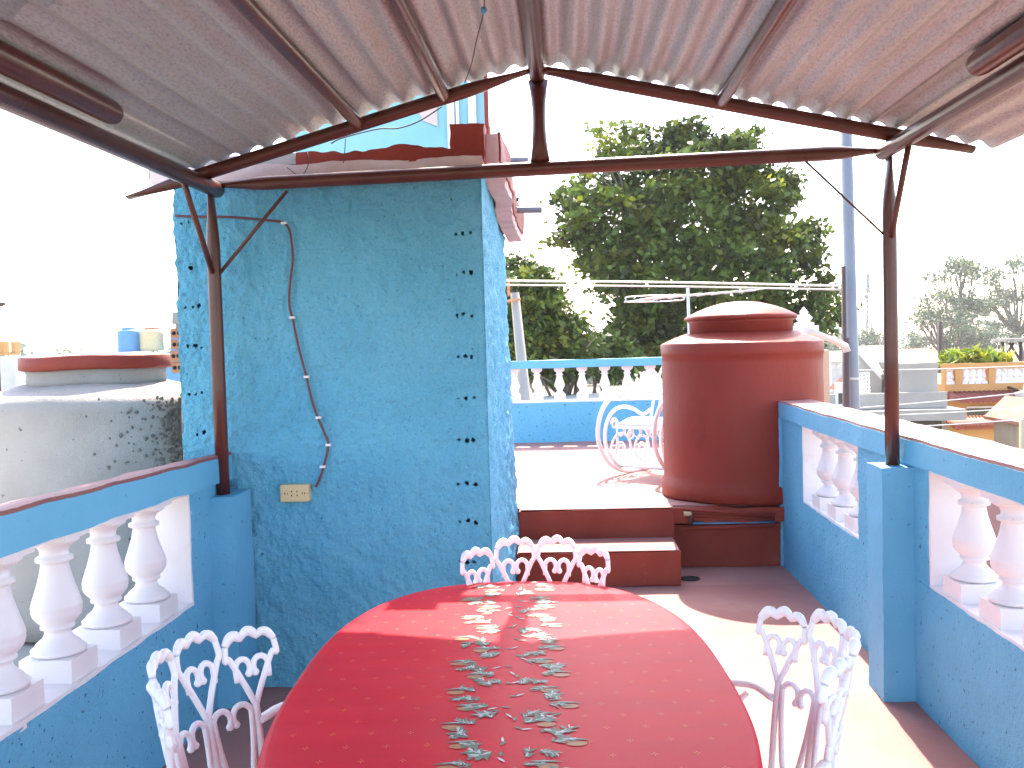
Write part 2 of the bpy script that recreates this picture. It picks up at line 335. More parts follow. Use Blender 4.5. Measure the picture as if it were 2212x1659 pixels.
# slab: plastered band, red curb with a raised end block, overhanging side eave
b = MB(); b.roughbox((-1.78, 4.165, 2.235), (-0.33, 4.30, 2.300), 0.02, wobble(0.012, 6, 0.004, 30)); b.build('slab_edge', M_SOFFIT, hut)
b = MB(); b.roughbox((-1.80, 4.19, 2.262), (-0.36, 6.42, 2.315), 0.08, wobble(0.004, 6)); b.build('roof_slab', M_GREYC, hut)
def curb_fn(p):
    q = Vector(p); t = (p.z - 2.29) / 0.06
    q.z += max(0, t) * (0.018 * noise.noise(Vector((p.x*6, 2, 0))) + 0.012*noise.noise(Vector((p.x*22, 5, 0))) + 0.022*math.exp(-((p.x+0.68)/0.07)**2))
    q += noise.noise_vector(p*25) * 0.004
    return q
b = MB(); b.roughbox((-1.14, 4.172, 2.29), (-0.46, 4.27, 2.345), 0.014, curb_fn)
b.roughbox((-0.47, 4.170, 2.285), (-0.325, 4.30, 2.440), 0.014, wobble(0.006, 12, 0.003, 40)); b.build('roof_curb', M_RED, hut)
b = MB(); b.roughbox((-1.74, 4.176, 2.295), (-1.12, 4.27, 2.345), 0.02, wobble(0.008, 9, 0.003, 40)); b.build('bare_curb', M_CONC, hut)
def eave_fn(p):
    q = Vector(p); t = (p.y - 4.3) / 2.2
    q.z -= t * (0.06 + 0.04 * (2.42 - p.z) / 0.16)
    q.x += 0.02 * math.sin(t*7) * 0.6 + 0.012 * noise.noise(Vector((p.y*6, p.z*6, 1)))
    q.z += 0.012 * noise.noise(Vector((p.y*7, 0, p.x*6)))
    return q
b = MB(); b.roughbox((-0.36, 4.302, 2.262), (-0.272, 6.46, 2.42), 0.025, eave_fn); b.build('side_eave', M_SOFFIT, hut)
b = MB(); b.roughbox((-0.276, 4.31, 2.30), (-0.262, 6.44, 2.428), 0.03, eave_fn); b.build('eave_fascia', M_RED, hut)
for (x0, x1, yy, Y) in ((1068, 1141, 347, 4.9), (1112, 1171, 453, 5.95)):
    p0, p1 = at(x0, yy, Y), at(x1, yy, Y); p0.x -= 0.06
    b = MB(); b.loft([p0, p1], 0.021, sides=14, caps=False); b.loft([p1, p0], 0.017, sides=14, caps=False); b.loft([p0 - Vector((.01,0,0)), p0], 0.02, sides=14)
    b.build('drain_spout', M_STEEL, hut)
for (px_, py_, Y) in ((1118, 435, 5.9), (1076, 338, 4.9)):         # weeds on the eave
    c0 = at(px_, py_, Y); b = MB()
    for k in range(9):
        a = random.uniform(0, 6.28); l = random.uniform(.03, .08); tip = c0 + Vector((math.cos(a)*l*.6, math.sin(a)*l*.6, l)); sd = Vector((-math.sin(a), math.cos(a), 0))*.006
        b.add([c0 - sd, c0 + sd, tip], [(0,1,2)])
    b.build('weed_tuft', MATS['lime_leaves'], hut)

# wall behind, on the roof of the hut
up = thing('striped_wall', 'pale turquoise wall with white vertical stripes on the roof behind the hut', 'wall', (-1.9, 7.0, 2.3))
xr = at(1047, 250, 7.0).x
b = MB(); b.roughbox((at(640, 330, 7.0).x, 7.0, 0.4), (xr, 7.18, 3.9), 0.12, wobble(0.01, 4)); b.build('wall_body', M_PALEBLUE, up)
for (xa, xb) in ((966, 982), (985, 992), (1012, 1029)):
    b = MB(); b.box((at(xa, 250, 6.99).x, 6.975, 2.5), (at(xb, 250, 6.99).x, 6.99, 3.9)); b.build('white_stripe', M_WHITE, up)
b = MB(); b.prism([(at(898, 250, 7).x, at(920, 232, 7).z), (at(945, 250, 7).x, at(920, 225, 7).z), (at(945, 250, 7).x, at(920, 275, 7).z), (at(915, 250, 7).x, at(920, 262, 7).z)], 'y', 6.983, 6.992); b.build('bare_patch', M_SOFFIT, up)
dp = thing('downpipe', 'red vertical pipe at the corner of the turquoise upper wall', 'pipe', tuple(at(1054, 335, 6.9)))
b = MB(); c0 = at(1054, 335, 6.9); b.loft([(c0.x, c0.y, 0.4), (c0.x, c0.y, 4.0)], 0.016, sides=12); b.build('pipe', M_RED, dp)
b = MB(); b.loft([(c0.x, c0.y, 0.4), (c0.x, c0.y, c0.z + .2)], 0.027, sides=12); b.build('pipe_socket', M_RED, dp)

# cable with clips and the socket on the hut
cb = thing('cable', 'thin maroon cable clipped in a curve down the blue stucco wall', 'cable', (-1.2, 4.19, 1.0))
cp = [(378,466),(430,468),(500,469),(560,474),(600,478),(616,483),(627,505),(632,560),(626,615),(625,660),(632,690),(645,750),(662,815),(675,870),(688,905),(703,940),(709,962),(700,1005),(690,1035),(682,1052)]
b = MB(); b.loft(smooth_path([at(x, y, 4.180) for x, y in cp], 6), 0.0055, sides=6); b.build('wire', M_CABLE, cb)
for (x, y) in ((613,482),(631,686),(662,814),(688,902),(709,961),(697,1008)):
    c = at(x, y, 4.176); b = MB(); b.box((c.x-.011, c.y-.008, c.z-.005), (c.x+.011, c.y+.012, c.z+.005)); b.build('clip', M_WHITE, cb)
out = thing('wall_socket', 'tan plastic double wall socket at the lower end of the cable', 'socket', (-1.20, 4.16, 0.83))
b = MB(); b.box((-1.263, 4.158, 0.834), (-1.136, 4.215, 0.910)); b.build('plate', M_TANPL, out, bevel=0.006)
for k, (dx, dz, w_, h_) in enumerate([(-.012,-.009,.005,.006),(-.012,.009,.005,.006),(.012,-.009,.005,.006),(.012,.009,.005,.006),(-.042,0,.003,.010),(-.03,0,.003,.006),(.035,0,.003,.009),(.046,0,.003,.009),(-.056,0,.006,.002),(.058,0,.006,.002)]):
    b = MB(); b.box((-1.199+dx-w_/2, 4.1565, .872+dz-h_/2), (-1.199+dx+w_/2, 4.1595, .872+dz+h_/2)); b.build('slot', M_DARK, out)

# ================================================================== CANOPY
can = thing('canopy', 'brown metal gable frame roofed with grey corrugated sheets over the terrace', 'canopy', (-0.08, 4.05, 0.9))
YF, YB = 4.07, 0.2
XP_L, XP_R, XRG, ZRG = -1.475, 1.325, -0.09, 2.615
SL_L, SL_R = 0.266, 0.228
def zr(x): return ZRG - (SL_L * (XRG - x) if x < XRG else SL_R * (x - XRG))
def flat_tube(p, q, r, ends=(1, 1), fl=0.16, sides=14, ref=None, wide=1.35, thin=0.22):
    p, q = Vector(p), Vector(q); L = (q - p).length; pts = []; ra = []; rb = []
    st = [0]
    e0 = fl / L; ts = []
    if ends[0]: ts += [0, e0*.25, e0*.5, e0*.75, e0]
    else: ts += [0]
    ts += [0.35, 0.5, 0.65]
    if ends[1]: ts += [1-e0, 1-e0*.75, 1-e0*.5, 1-e0*.25, 1]
    else: ts += [1]
    for t in sorted(ts):
        k = 0
        if ends[0] and t <= e0: k = 1 - t/e0
        if ends[1] and t >= 1-e0: k = max(k, 1-(1-t)/e0)
        k = k*k*(3-2*k)
        pts.append(p.lerp(q, t)); ra.append(r*(1 + (wide-1)*k)); rb.append(r*(1 + (thin-1)*k))
    return MB().loft(pts, ra, rb, sides, ref=ref)
for (x, zb, zt) in ((XP_L, 0.89, 2.195), (XP_R, 0.95, 2.235)):
    flat_tube((x, 4.05, zb), (x, 4.05, zt), 0.0285, (0, 1), 0.25, ref=(0,1,0)).build('post', M_BROWN, can)
for x in (XP_L, XP_R):
    flat_tube((x, 0.35, 0), (x, 0.35, 2.2), 0.0285, (0, 1), 0.25, ref=(0,1,0)).build('post', M_BROWN, can)
for (x, z) in ((XP_L + .015, 2.185), (XP_R - .012, 2.236)):
    b = MB(); b.loft([(x, YB, z), (x, 4.085, z)], 0.033, sides=16); b.build('eave_beam', M_BROWN, can)
b = MB(); b.loft([(XRG, YB, ZRG - .005), (XRG, 4.13, ZRG - .005)], 0.034, sides=16); b.build('ridge_beam', M_BROWN, can)
for yy in (4.09, 0.35):
    flat_tube((XP_L + .01, yy, 2.205), (XP_R - .02, yy, 2.243), 0.030, (1, 1), 0.22, ref=(0,0,1), wide=0.35, thin=0.9).build('tie_beam', M_BROWN, can)
    n = 9; pts = []; ra = []; rb = []
    for i in range(n):                                    # king post with pinched and spread ends
        t = i/(n-1); pts.append((XRG + .004, yy - 0.005, 2.245 + t*(2.588-2.245)))
        k = abs(t-.5)*2; ra.append(.028 + .015*k**2.2); rb.append(.028*(1-k**3) + .008)
    b = MB(); b.loft(pts, rb, ra, 14, ref=(0,1,0)); b.build('king_post', M_BROWN, can)
    for sgn, xe in ((-1, -1.80), (1, 1.63)):
        p = (XRG + sgn*0.03, yy - 0.11, zr(XRG + sgn*.03) - .010); q = (xe, yy - 0.11, zr(xe) - .01)
        flat_tube(p, q, 0.028, (1, 1), 0.26, ref=(0,0,1), wide=0.55 if sgn > 0 else .3, thin=1.0).build('rafter', M_BROWN, can)
for x in (-0.822, -0.466, 0.646):
    z = zr(x) - .006
    flat_tube((x, 4.02, z), (x, YB, z), 0.026, (1, 0), 0.07, ref=(0,0,1), wide=.5, thin=1.3).build('purlin', M_BROWN, can)
for (pp, Y) in (((235, 262), 2.98), ((2122, 150), 3.0)):           # thick stub purlins above the eave beams
    c = at(pp[0], pp[1], Y); b = MB(); ra = [0.012, 0.028, 0.036, 0.039, 0.039]
    zz = zr(c.x) - 0.012
    b.loft([(c.x, Y + .05, zz), (c.x, Y + .043, zz), (c.x, Y + .028, zz), (c.x, Y, zz), (c.x, YB, zz)], ra, sides=18); b.build('stub_purlin', M_BROWN, can)
for (pa, pb, r, dY0, dY1) in (((385,395),(447,590),.0125,-.35,0),((475,590),(620,412),.008,0,0),((1740,348),(1915,512),.005,0,0),((1975,312),(1925,512),.0125,-.35,0)):
    if dY0:
        x = XP_L if pa[0] < 1000 else XP_R; z0 = 2.19 if x < 0 else 2.235
        c1 = at(pb[0], pb[1], 4.05)
        # knee brace running back along the eave beam: find the depth at which the beam passes the picked direction
        d = at(pa[0], pa[1], 1.0) - Vector((0,0,CAM_H)); Yk = (x + (-.02 if x < 0 else .02)) / d.x
        p = Vector((x, min(4.0, max(3.2, Yk)), z0 - .02)); q = Vector((x, 4.03, c1.z))
    else: p = at(pa[0], pa[1], 4.05); q = at(pb[0], pb[1], 4.05)
    b = MB(); b.loft([p, q], r, sides=8); b.build('brace', M_BROWN, can)
def sheet(xa, xb, y0, y1, lift, ph):
    b = MB(); L = abs(xb - xa); n = int(L / 0.008); vs = []; ny = 12
    for j in range(ny + 1):
        y = y0 + (y1 - y0) * j / ny
        for i in range(n + 1):
            x = xa + (xb - xa) * i / n
            c = math.cos((x - XRG) / 0.098 * 2 * math.pi)
            c = math.copysign(abs(c)**0.75, c)
            wv = 0.0118 * c + 0.004 * noise.noise(Vector((x*3, y*1.2, ph)))
            vs.append((x, y + 0.012 * noise.noise(Vector((x*2.5, j, ph))) * (j in (0, ny)), zr(x) + 0.031 + lift + wv))
    W = n + 1; fs = [(j*W+i, j*W+i+1, (j+1)*W+i+1, (j+1)*W+i) for j in range(ny) for i in range(n)]
    b.add(vs, fs, True); N0 = len(vs)
    b.add([(p[0], p[1], p[2] + .0022) for p in vs], [tuple(reversed(q)) for q in fs], True)
    edge = [i for i in range(n + 1)]
    b.f += [(i+1, i, N0+i, N0+i+1) for i in range(n)] + [(ny*W+i, ny*W+i+1, N0+ny*W+i+1, N0+ny*W+i) for i in range(n)]
    b.sm += [False] * (2*n)
    return b
for k, (xa, xb) in enumerate(((-0.93, XRG - .012), (-1.63, -0.86), (XRG + .012, 0.60), (0.53, 1.30), (1.23, 1.73))):
    for j, (y0, y1) in enumerate(((YB, 2.3), (2.15, 4.03))):
        sheet(xa, xb, y0, y1, 0.003 * (k in (1, 3)) + 0.0035 * j, k*3 + j).build('roof_sheet', M_SHEET, can)
b = MB()
for sgn in (-1, 1):
    b.add([(XRG, YB, 2.69), (XRG, 4.03, 2.69), (XRG + sgn*.16, 4.03, zr(XRG + sgn*.16) + .075), (XRG + sgn*.16, YB, zr(XRG + sgn*.16) + .075)], [(0,1,2,3) if sgn > 0 else (3,2,1,0)])
b.build('ridge_cap', M_SHEET, can)
# loose wires on the frame
wr = thing('hanging_wire', 'thin loose wire drooping from the roof sheets to the rafter', 'wire', (-0.3, 3.5, 2.3))
b = MB(); b.loft(smooth_path([at(1046,-20,3.0) , at(1045,25,3.05), at(1030,85,3.3), at(1018,140,3.6), at(1004,178,3.95)], 6), 0.0022, sides=5); b.build('strand', M_WIRE, wr)
kn = at(1045, 22, 3.04); b = MB(); b.lathe([(0,-.012),(.008,-.008),(.011,0),(.007,.009),(0,.012)], kn, 8); b.build('tape_knot', M_TANKBLUE, wr)
wr2 = thing('drooping_cable', 'thin dark cable sagging below the left rafter across the turquoise wall', 'wire', (-0.9, 4.1, 2.3))
b = MB(); b.loft(smooth_path([at(955,230,4.10), at(905,262,4.11), at(860,277,4.11), at(815,279,4.11), at(740,298,4.11), at(715,310,4.10)], 6), 0.003, sides=5)
b.loft(smooth_path([at(746,300,4.11), at(745,322,4.12), at(742,352,4.13)], 5), 0.002, sides=5)
b.loft(smooth_path([at(620,362,4.13), at(650,380,4.13), at(668,350,4.14), at(664,330,4.15)], 5), 0.002, sides=5); b.build('strand', M_WIRE, wr2)

# ================================================================== BALUSTRADES
def baluster_mesh(h, hw):
    b = MB(); k = hw
    b.roughbox((-k, -k, 0), (k, k, .165*h), .03, wobble(.002, 20)); b.roughbox((-k*.95, -k*.95, .925*h), (k*.95, k*.95, h), .03, wobble(.002, 20))
    prof = [(.80,.165),(.97,.175),(.99,.20),(.86,.215),(.80,.235),(.60,.27),(.50,.30),(.52,.325),(.66,.335),(.66,.35),(.60,.357),(.78,.385),(.92,.415),(.98,.45),(.965,.47),(.99,.476),(.96,.50),(.86,.55),(.72,.62),(.60,.69),(.53,.755),(.55,.765),(.72,.775),(.72,.80),(.56,.81),(.54,.84),(.62,.868),(.84,.895),(.92,.905),(.92,.925)]
    b.lathe([(r*k*(.93 if .26 < z < .89 else 1), z*h) for r, z in prof], seg=22)
    return b.mesh('baluster', M_WHITE)
BAL = baluster_mesh(0.455, 0.082)
def side_wall(name, label, xin, xout, y0, y1, openings, zo0, zo1, zc, rise, cap_mat, tilt=0.0):
    s = 1 if xout > xin else -1
    t = thing(name, label, 'balustrade', ((xin+xout)/2, (y0+y1)/2, 0))
    lo, hi = min(xin, xout), max(xin, xout)
    b = MB(); b.roughbox((lo, y0, -0.05), (hi, y1, zo0), 0.022, rough_wall); b.build('wall_base', M_BLUEWALL, t)
    ys = [y0] + [q for o in openings for q in o] + [y1]
    for k in range(0, len(ys), 2):
        if ys[k+1] - ys[k] > 0.02:
            b = MB(); b.roughbox((lo + .001, ys[k], zo0 - .01), (hi - .001, ys[k+1], zo1 + .01), 0.022, lambda p: rough_wall(p) + Vector((0, 0, tilt*(3.9 - p.y) if p.z > zo1 - .01 else 0))); b.build('wall_pier', M_BLUEWALL, t)
    wb = wobble(.006, 5, .0015, 30)
    def cope(p):
        q = wb(p)
        if p.z > zo1 + .03: q.z += rise * abs(p.x - xin) / .2
        q.z += tilt * (3.9 - p.y)
        return q
    b = MB(); b.roughbox((lo - (.016 if s > 0 else .02), y0 - .002, zo1), (hi + .02, y1 + .002, zc - .012), 0.022, cope); b.build('top_rail', M_BLUE, t)
    b = MB(); b.roughbox((lo - .014, y0, zc - .016), (hi + .018, y1, zc), 0.03, cope); b.build('coping', cap_mat, t)
    for (a, c) in openings:
        b = MB(); e = .013
        b.roughbox((lo + .004, a - .001, zo0 - .012), (hi - .004, c + .001, zo0 + e), .03, wobble(.003, 12)); b.roughbox((lo + .006, a - .001, zo1 - e), (hi - .006, c + .001, zo1 + .010), .03, lambda p: wobble(.003, 12)(p) + Vector((0, 0, tilt*(3.9 - p.y))))
        b.roughbox((lo + .005, a - .012, zo0), (hi - .005, a + e, zo1), .03, wobble(.003, 12)); b.roughbox((lo + .005, c - e, zo0), (hi - .005, c + .012, zo1), .03, wobble(.003, 12))
        b.build('opening_lining', M_WHITE, t)
    return t
RW = side_wall('balustrade', 'blue terrace balustrade wall with white balusters on the right, coping lit by the sun', 1.38, 1.58, 1.9, 6.55, ((2.65, 3.82), (4.72, 5.83)), 0.505, 0.970, 1.078, 0.0, M_CAP)
for y in (3.62, 3.30, 2.98, 5.56, 5.24, 4.92): inst('baluster', BAL, RW, (1.475, y, 0.512))
b = MB(); b.roughbox((1.255, 3.97, 0.0), (1.405, 4.17, 0.955), 0.016, lambda p: wobble(.004, 8, .002, 45)(p)); b.build('pier', M_BLUE, RW)
b = MB(); b.roughbox((1.362, 6.36, 0.0), (1.40, 6.552, 0.972), 0.02, rough_wall); b.build('end_pilaster', M_BLUE, RW)
LW = side_wall('balustrade', 'blue terrace balustrade wall with white balusters on the left, below the grey tank', -1.5, -1.70, 0.9, 4.19, ((1.2, 3.755),), 0.495, 0.945, 1.066, -0.034, M_CAP2, 0.026)
for y in (3.545, 3.225, 2.905, 2.585, 2.265, 1.945, 1.6): inst('baluster', BAL, LW, (-1.600, y, 0.50), scale=(1, 1, (.449 + .026*(3.9 - y))/.455))
b = MB(); b.roughbox((-1.595, 3.955, 0.0), (-1.400, 4.185, 0.893), 0.016, lambda p: wobble(.004, 8, .002, 45)(p)); b.build('pier', M_BLUE, LW)
FB = thing('balustrade', 'blue and white balustrade across the far end of the upper terrace', 'balustrade', (0.5, 10.75, 0.4))
b = MB(); b.roughbox((-2.2, 10.66, 0.39), (2.66, 10.86, 0.835), 0.05, rough_wall); b.build('wall_base', M_BLUEWALL, FB)
b = MB(); b.roughbox((-2.2, 10.64, 1.215), (2.45, 10.88, 1.30), 0.05, wobble(.004, 5)); b.build('top_rail', M_BLUE, FB)
b = MB(); b.roughbox((-2.2, 10.668, 0.836), (2.45, 10.852, 0.85), 0.05, wobble(.003, 5)); b.build('white_ledge', M_WHITE, FB)
FBAL = baluster_mesh(0.366, 0.062)
for k in range(-6, 12): inst('baluster', FBAL, FB, (-0.329 + .249*k, 10.76, 0.85))
b = MB(); b.box((2.47, 10.63, 0.4), (2.72, 10.89, 1.60)); b.build('end_pier', M_WHITE, FB)
b = MB(); b.lathe([(.10,1.60),(.11,1.615),(.10,1.63),(.06,1.645),(.085,1.67),(.09,1.69),(.06,1.715),(.035,1.725),(.05,1.745),(.03,1.77),(.008,1.80),(0,1.805)], (2.595, 10.76, 0), 16); b.build('finial', M_WHITE, FB)

# ================================================================== RED TANK, PIPES, DRAIN
tc_ = (1.225, 6.90)
tk = thing('red_water_tank', 'big red cement water tank with a domed lid beside the steps', 'water tank', (tc_[0], tc_[1], 0.40))
def tank_fn_lathe(prof, seg, amp, c=tc_, ecc=0):
    b = MB(); b.lathe(prof, (c[0], c[1], 0), seg)
    b.v = [tuple(Vector(p) + noise.noise_vector(Vector(p)*4)*amp + noise.noise_vector(Vector(p)*18)*amp*.25) for p in b.v]; return b
prof = [(.555,.40),(.572,.415),(.566,.50),(.553,.53),(.550,.56)] + [(.550 - .0*k, .56 + k*.07) for k in range(1, 12)] + [(.551,1.372),(.556,1.376),(.557,1.40),(.560,1.452),(.556,1.460),(.548,1.464),(.46,1.498),(.38,1.528),(.33,1.53)]
tank_fn_lathe(prof, 96, .008).build('tank_body', M_TANK, tk)
tank_fn_lathe([(.335,1.515),(.352,1.525),(.352,1.60),(.372,1.620)], 64, .005).build('neck', M_TANK, tk)
tank_fn_lathe([(.34,1.612),(.378,1.618),(.386,1.628),(.385,1.640),(.365,1.652),(.30,1.685),(.22,1.715),(.13,1.738),(.05,1.746),(0,1.747)], 72, .004).build('lid', M_TANK, tk)
pc = thing('pipe_cluster', 'red painted water pipes with a cream valve along the plinth below the red tank', 'pipes', (1.05, 6.32, 0.27))
for (pa, pb, r, Y, m_) in (((1480,1101),(1674,1112),.011,6.315,M_RED),((1478,1113),(1674,1121),.011,6.325,M_RED),((1490,1126),(1674,1126),.008,6.335,M_DKPIPE),((1490,1131),(1674,1128),.006,6.33,M_TANKBLUE),((1468,1142),(1674,1134),.012,6.32,M_RED)):
    b = MB(); b.loft([at(*pa, Y), at(*pb, Y)], r, sides=10); b.build('pipe', m_, pc)
b = MB(); v0 = at(1477,1110,6.31); b.loft([v0, v0 + Vector((.05,0,.0))], [.017,.014], sides=10); b.loft([v0 + Vector((.02,0,0)), v0 + Vector((.02,-.03,.012))], .008, sides=8); b.build('valve', M_TANPL, pc)
b = MB(); v0 = at(1492,1118,6.31); b.loft([v0 - Vector((0,0,.045)), v0 + Vector((0,0,.035))], .012, sides=10); b.build('elbow', M_DKPIPE, pc)
dr = MB(); dr.lathe([(0.062,0.0),(0.060,0.004),(0.052,0.005),(0.050,0.002),(0,0.002)], (0.735, 6.06, 0.001), 24); tag(dr.build('floor_drain', M_DARK), 'small round dark drain in the floor beside the lower step', 'drain')

# ================================================================== TABLE, CLOTH, CHAIRS
TC, TROT, THX, THY, TN = Vector((-0.143, 2.135, 0)), R(2.7), 0.468, 0.85, 2.6
tb = thing('dining_table', 'long oval table hidden under the red patterned cloth', 'table', TC, TROT)
def sup(a, s=1.0, d=0.0):
    c, s_ = math.cos(a), math.sin(a); r = (abs(c)**TN + abs(s_)**TN) ** (-1/TN)
    return Vector(((THX*s + d)*r*c, (THY*s + d)*r*s_, 0))
b = MB(); n = 96
ring = lambda d, z: [sup(2*math.pi*k/n, 1, d) + Vector((0,0,z)) for k in range(n)]
b.add(ring(-.008,.725) + ring(-.008,.752), [tuple(reversed(range(n))), tuple(range(n, 2*n))] + [(k, (k+1) % n, n+(k+1) % n, n+k) for k in range(n)]); b.build('table_top', M_WHITE, tb)
for sx in (-1, 1):
    for sy in (-1, 1):
        b = MB(); b.loft(smooth_path([(sx*.30, sy*.55, .72), (sx*.33, sy*.6, .5), (sx*.29, sy*.55, .25), (sx*.34, sy*.62, 0.004)], 5), .019, sides=8); b.build('leg', M_CHAIR, tb)
cl = thing('tablecloth', 'red cotton tablecloth printed with a twin runner of green sprigs and tiny gold stars', 'tablecloth', TC, TROT)
b = MB(); A, NR = 360, 26; vs = [(0,0,.7600)]; fs = []
def cloth_z(p): return .7600 + .0011*noise.noise(Vector((p.x*5, p.y*5, 1))) + .0010*noise.noise(Vector((p.x*2.2, p.y*14, 4))) + .0007*noise.noise(Vector((p.x*16, p.y*3, 9)))
rings = []
for i in range(1, NR + 1):
    t = i / NR
    rings.append([(lambda p: Vector((p.x, p.y, cloth_z(p))))(sup(2*math.pi*k/A, t)) for k in range(A)])
for i, (d, dz) in enumerate(((.006,-.001),(.012,-.005),(.016,-.013),(.018,-.04),(.020,-.075),(.023,-.11),(.026,-.15),(.03,-.19),(.033,-.225))):
    row = []
    for k in range(A):
        a = 2*math.pi*k/A; fold = max(0, (i-2)/6)
        dd = d + fold*(.018*math.sin(a*19 + 2*math.sin(a*3)) + .012*math.sin(a*31 + 1))
        p = sup(a, 1, dd); row.append(Vector((p.x, p.y, .760 + dz - .004*fold*math.sin(a*9))))
    rings.append(row)
for r_ in rings: vs += r_
for k in range(A): fs.append((0, 1+k, 1+(k+1) % A))
for i in range(len(rings)-1):
    for k in range(A): fs.append((1+i*A+k, 1+(i+1)*A+k, 1+(i+1)*A+(k+1) % A, 1+i*A+(k+1) % A))
b.add(vs, fs, True); b.build('cloth', M_CLOTH, cl)
# the print: flat leaf shapes just above the weave
leafg, leafs, gold, star = MB(), MB(), MB(), MB()
def inside(x, y, m=.01):
    return (abs(x)/(THX-m))**TN + (abs(y)/(THY-m))**TN < 1
def leaf(mb, x, y, a, L, W, lift):
    c, s_ = math.cos(a), math.sin(a); pts = []
    for (t, w_) in ((0,0),(.25,.8),(.5,1),(.75,.7),(1,0),(.75,-.7),(.5,-1),(.25,-.8)):
        px, py = t*L, w_*W; X, Y = x + px*c - py*s_, y + px*s_ + py*c
        if not inside(X, Y): return
        pts.append((X, Y, cloth_z(Vector((X, Y, 0))) + lift))
    mb.add(pts, [tuple(range(8))])
def sprig(x, y, a, sc_):
    n_ = random.randint(10, 13); a += random.uniform(-.3, .3)
    for k in range(n_):
        t = k/n_; bx, by = x + math.cos(a)*sc_*.75*t, y + math.sin(a)*sc_*.75*t
        la = a + random.choice((-1, 1))*random.uniform(.2, 1.25)
        leaf(leafg, bx, by, la, sc_*random.uniform(.28,.6), sc_*.065, .0014 + .00002*k)
    for k in range(n_ + 2):
        t = random.random(); bx, by = x + math.cos(a)*sc_*.8*t, y + math.sin(a)*sc_*.8*t
        leaf(leafs, bx, by, a + random.uniform(-.9,.9), sc_*random.uniform(.14,.36), sc_*.021, .0019 + .00002*k)
for i in range(-27, 28):
    y0 = i * .031
    for s in (-1, 1):
        xo = .072 + .030*math.sin(2*math.pi*(y0 + .02*s)/.19) + random.uniform(-.006, .006)
        base = R(15) if i % 3 == 0 else (R(60) if i % 3 == 1 else R(-25))
        sprig(s*xo - s*.018, y0 + random.uniform(-.004, .004), base if s > 0 else math.pi - base, random.uniform(.042, .062))
        if i % 3 == 0:
            leaf(leafg, s*(xo - .01), y0 + .016, (R(-6) if s > 0 else R(186)), .064, .0045, .0013); leaf(leafs, s*(xo - .005), y0 + .016, (R(-6) if s > 0 else R(186)), .045, .0014, .0018)
            xg, yg = s*(xo + .026), y0 - .008
            if inside(xg, yg, .03): gold.add([(xg + .019*math.cos(q*math.pi/7), yg + .0115*math.sin(q*math.pi/7), cloth_z(Vector((xg, yg, 0))) + .0012) for q in range(14)], [tuple(range(14))])
    if i % 2 == 0:
        xx, yy = random.uniform(-.03,.03), y0 + random.uniform(-.01,.01); a = random.uniform(0, 6.28)
        leaf(leafs, xx, yy, a, .026, .0028, .0017); leaf(leafg, xx + .006, yy + .004, a + 2.5, .020, .0042, .0013)
for i in range(-12, 13):
    for j in range(-16, 17):
        x, y = (i + .5*(j % 2))*.075, j*.062
        if abs(x) < .135 or not inside(x, y, .025): continue
        z = cloth_z(Vector((x, y, 0))) + .0013
        for (dx, dy, hx, hy) in ((-.0042,0,.0026,.0010),(.0042,0,.0026,.0010),(0,-.0046,.0011,.0026),(0,.0046,.0011,.0026)):
            star.add([(x+dx-hx,y+dy,z),(x+dx,y+dy-hy,z),(x+dx+hx,y+dy,z),(x+dx,y+dy+hy,z)], [(0,1,2,3)])
for nm, mb, mt in (('printed_leaves', leafg, M_LEAFPRINT), ('printed_highlights', leafs, M_SILVER), ('printed_ovals', gold, M_GOLD), ('printed_stars', star, M_STAR)):
    o = mb.build(nm, mt, cl); o['kind'] = 'stuff'

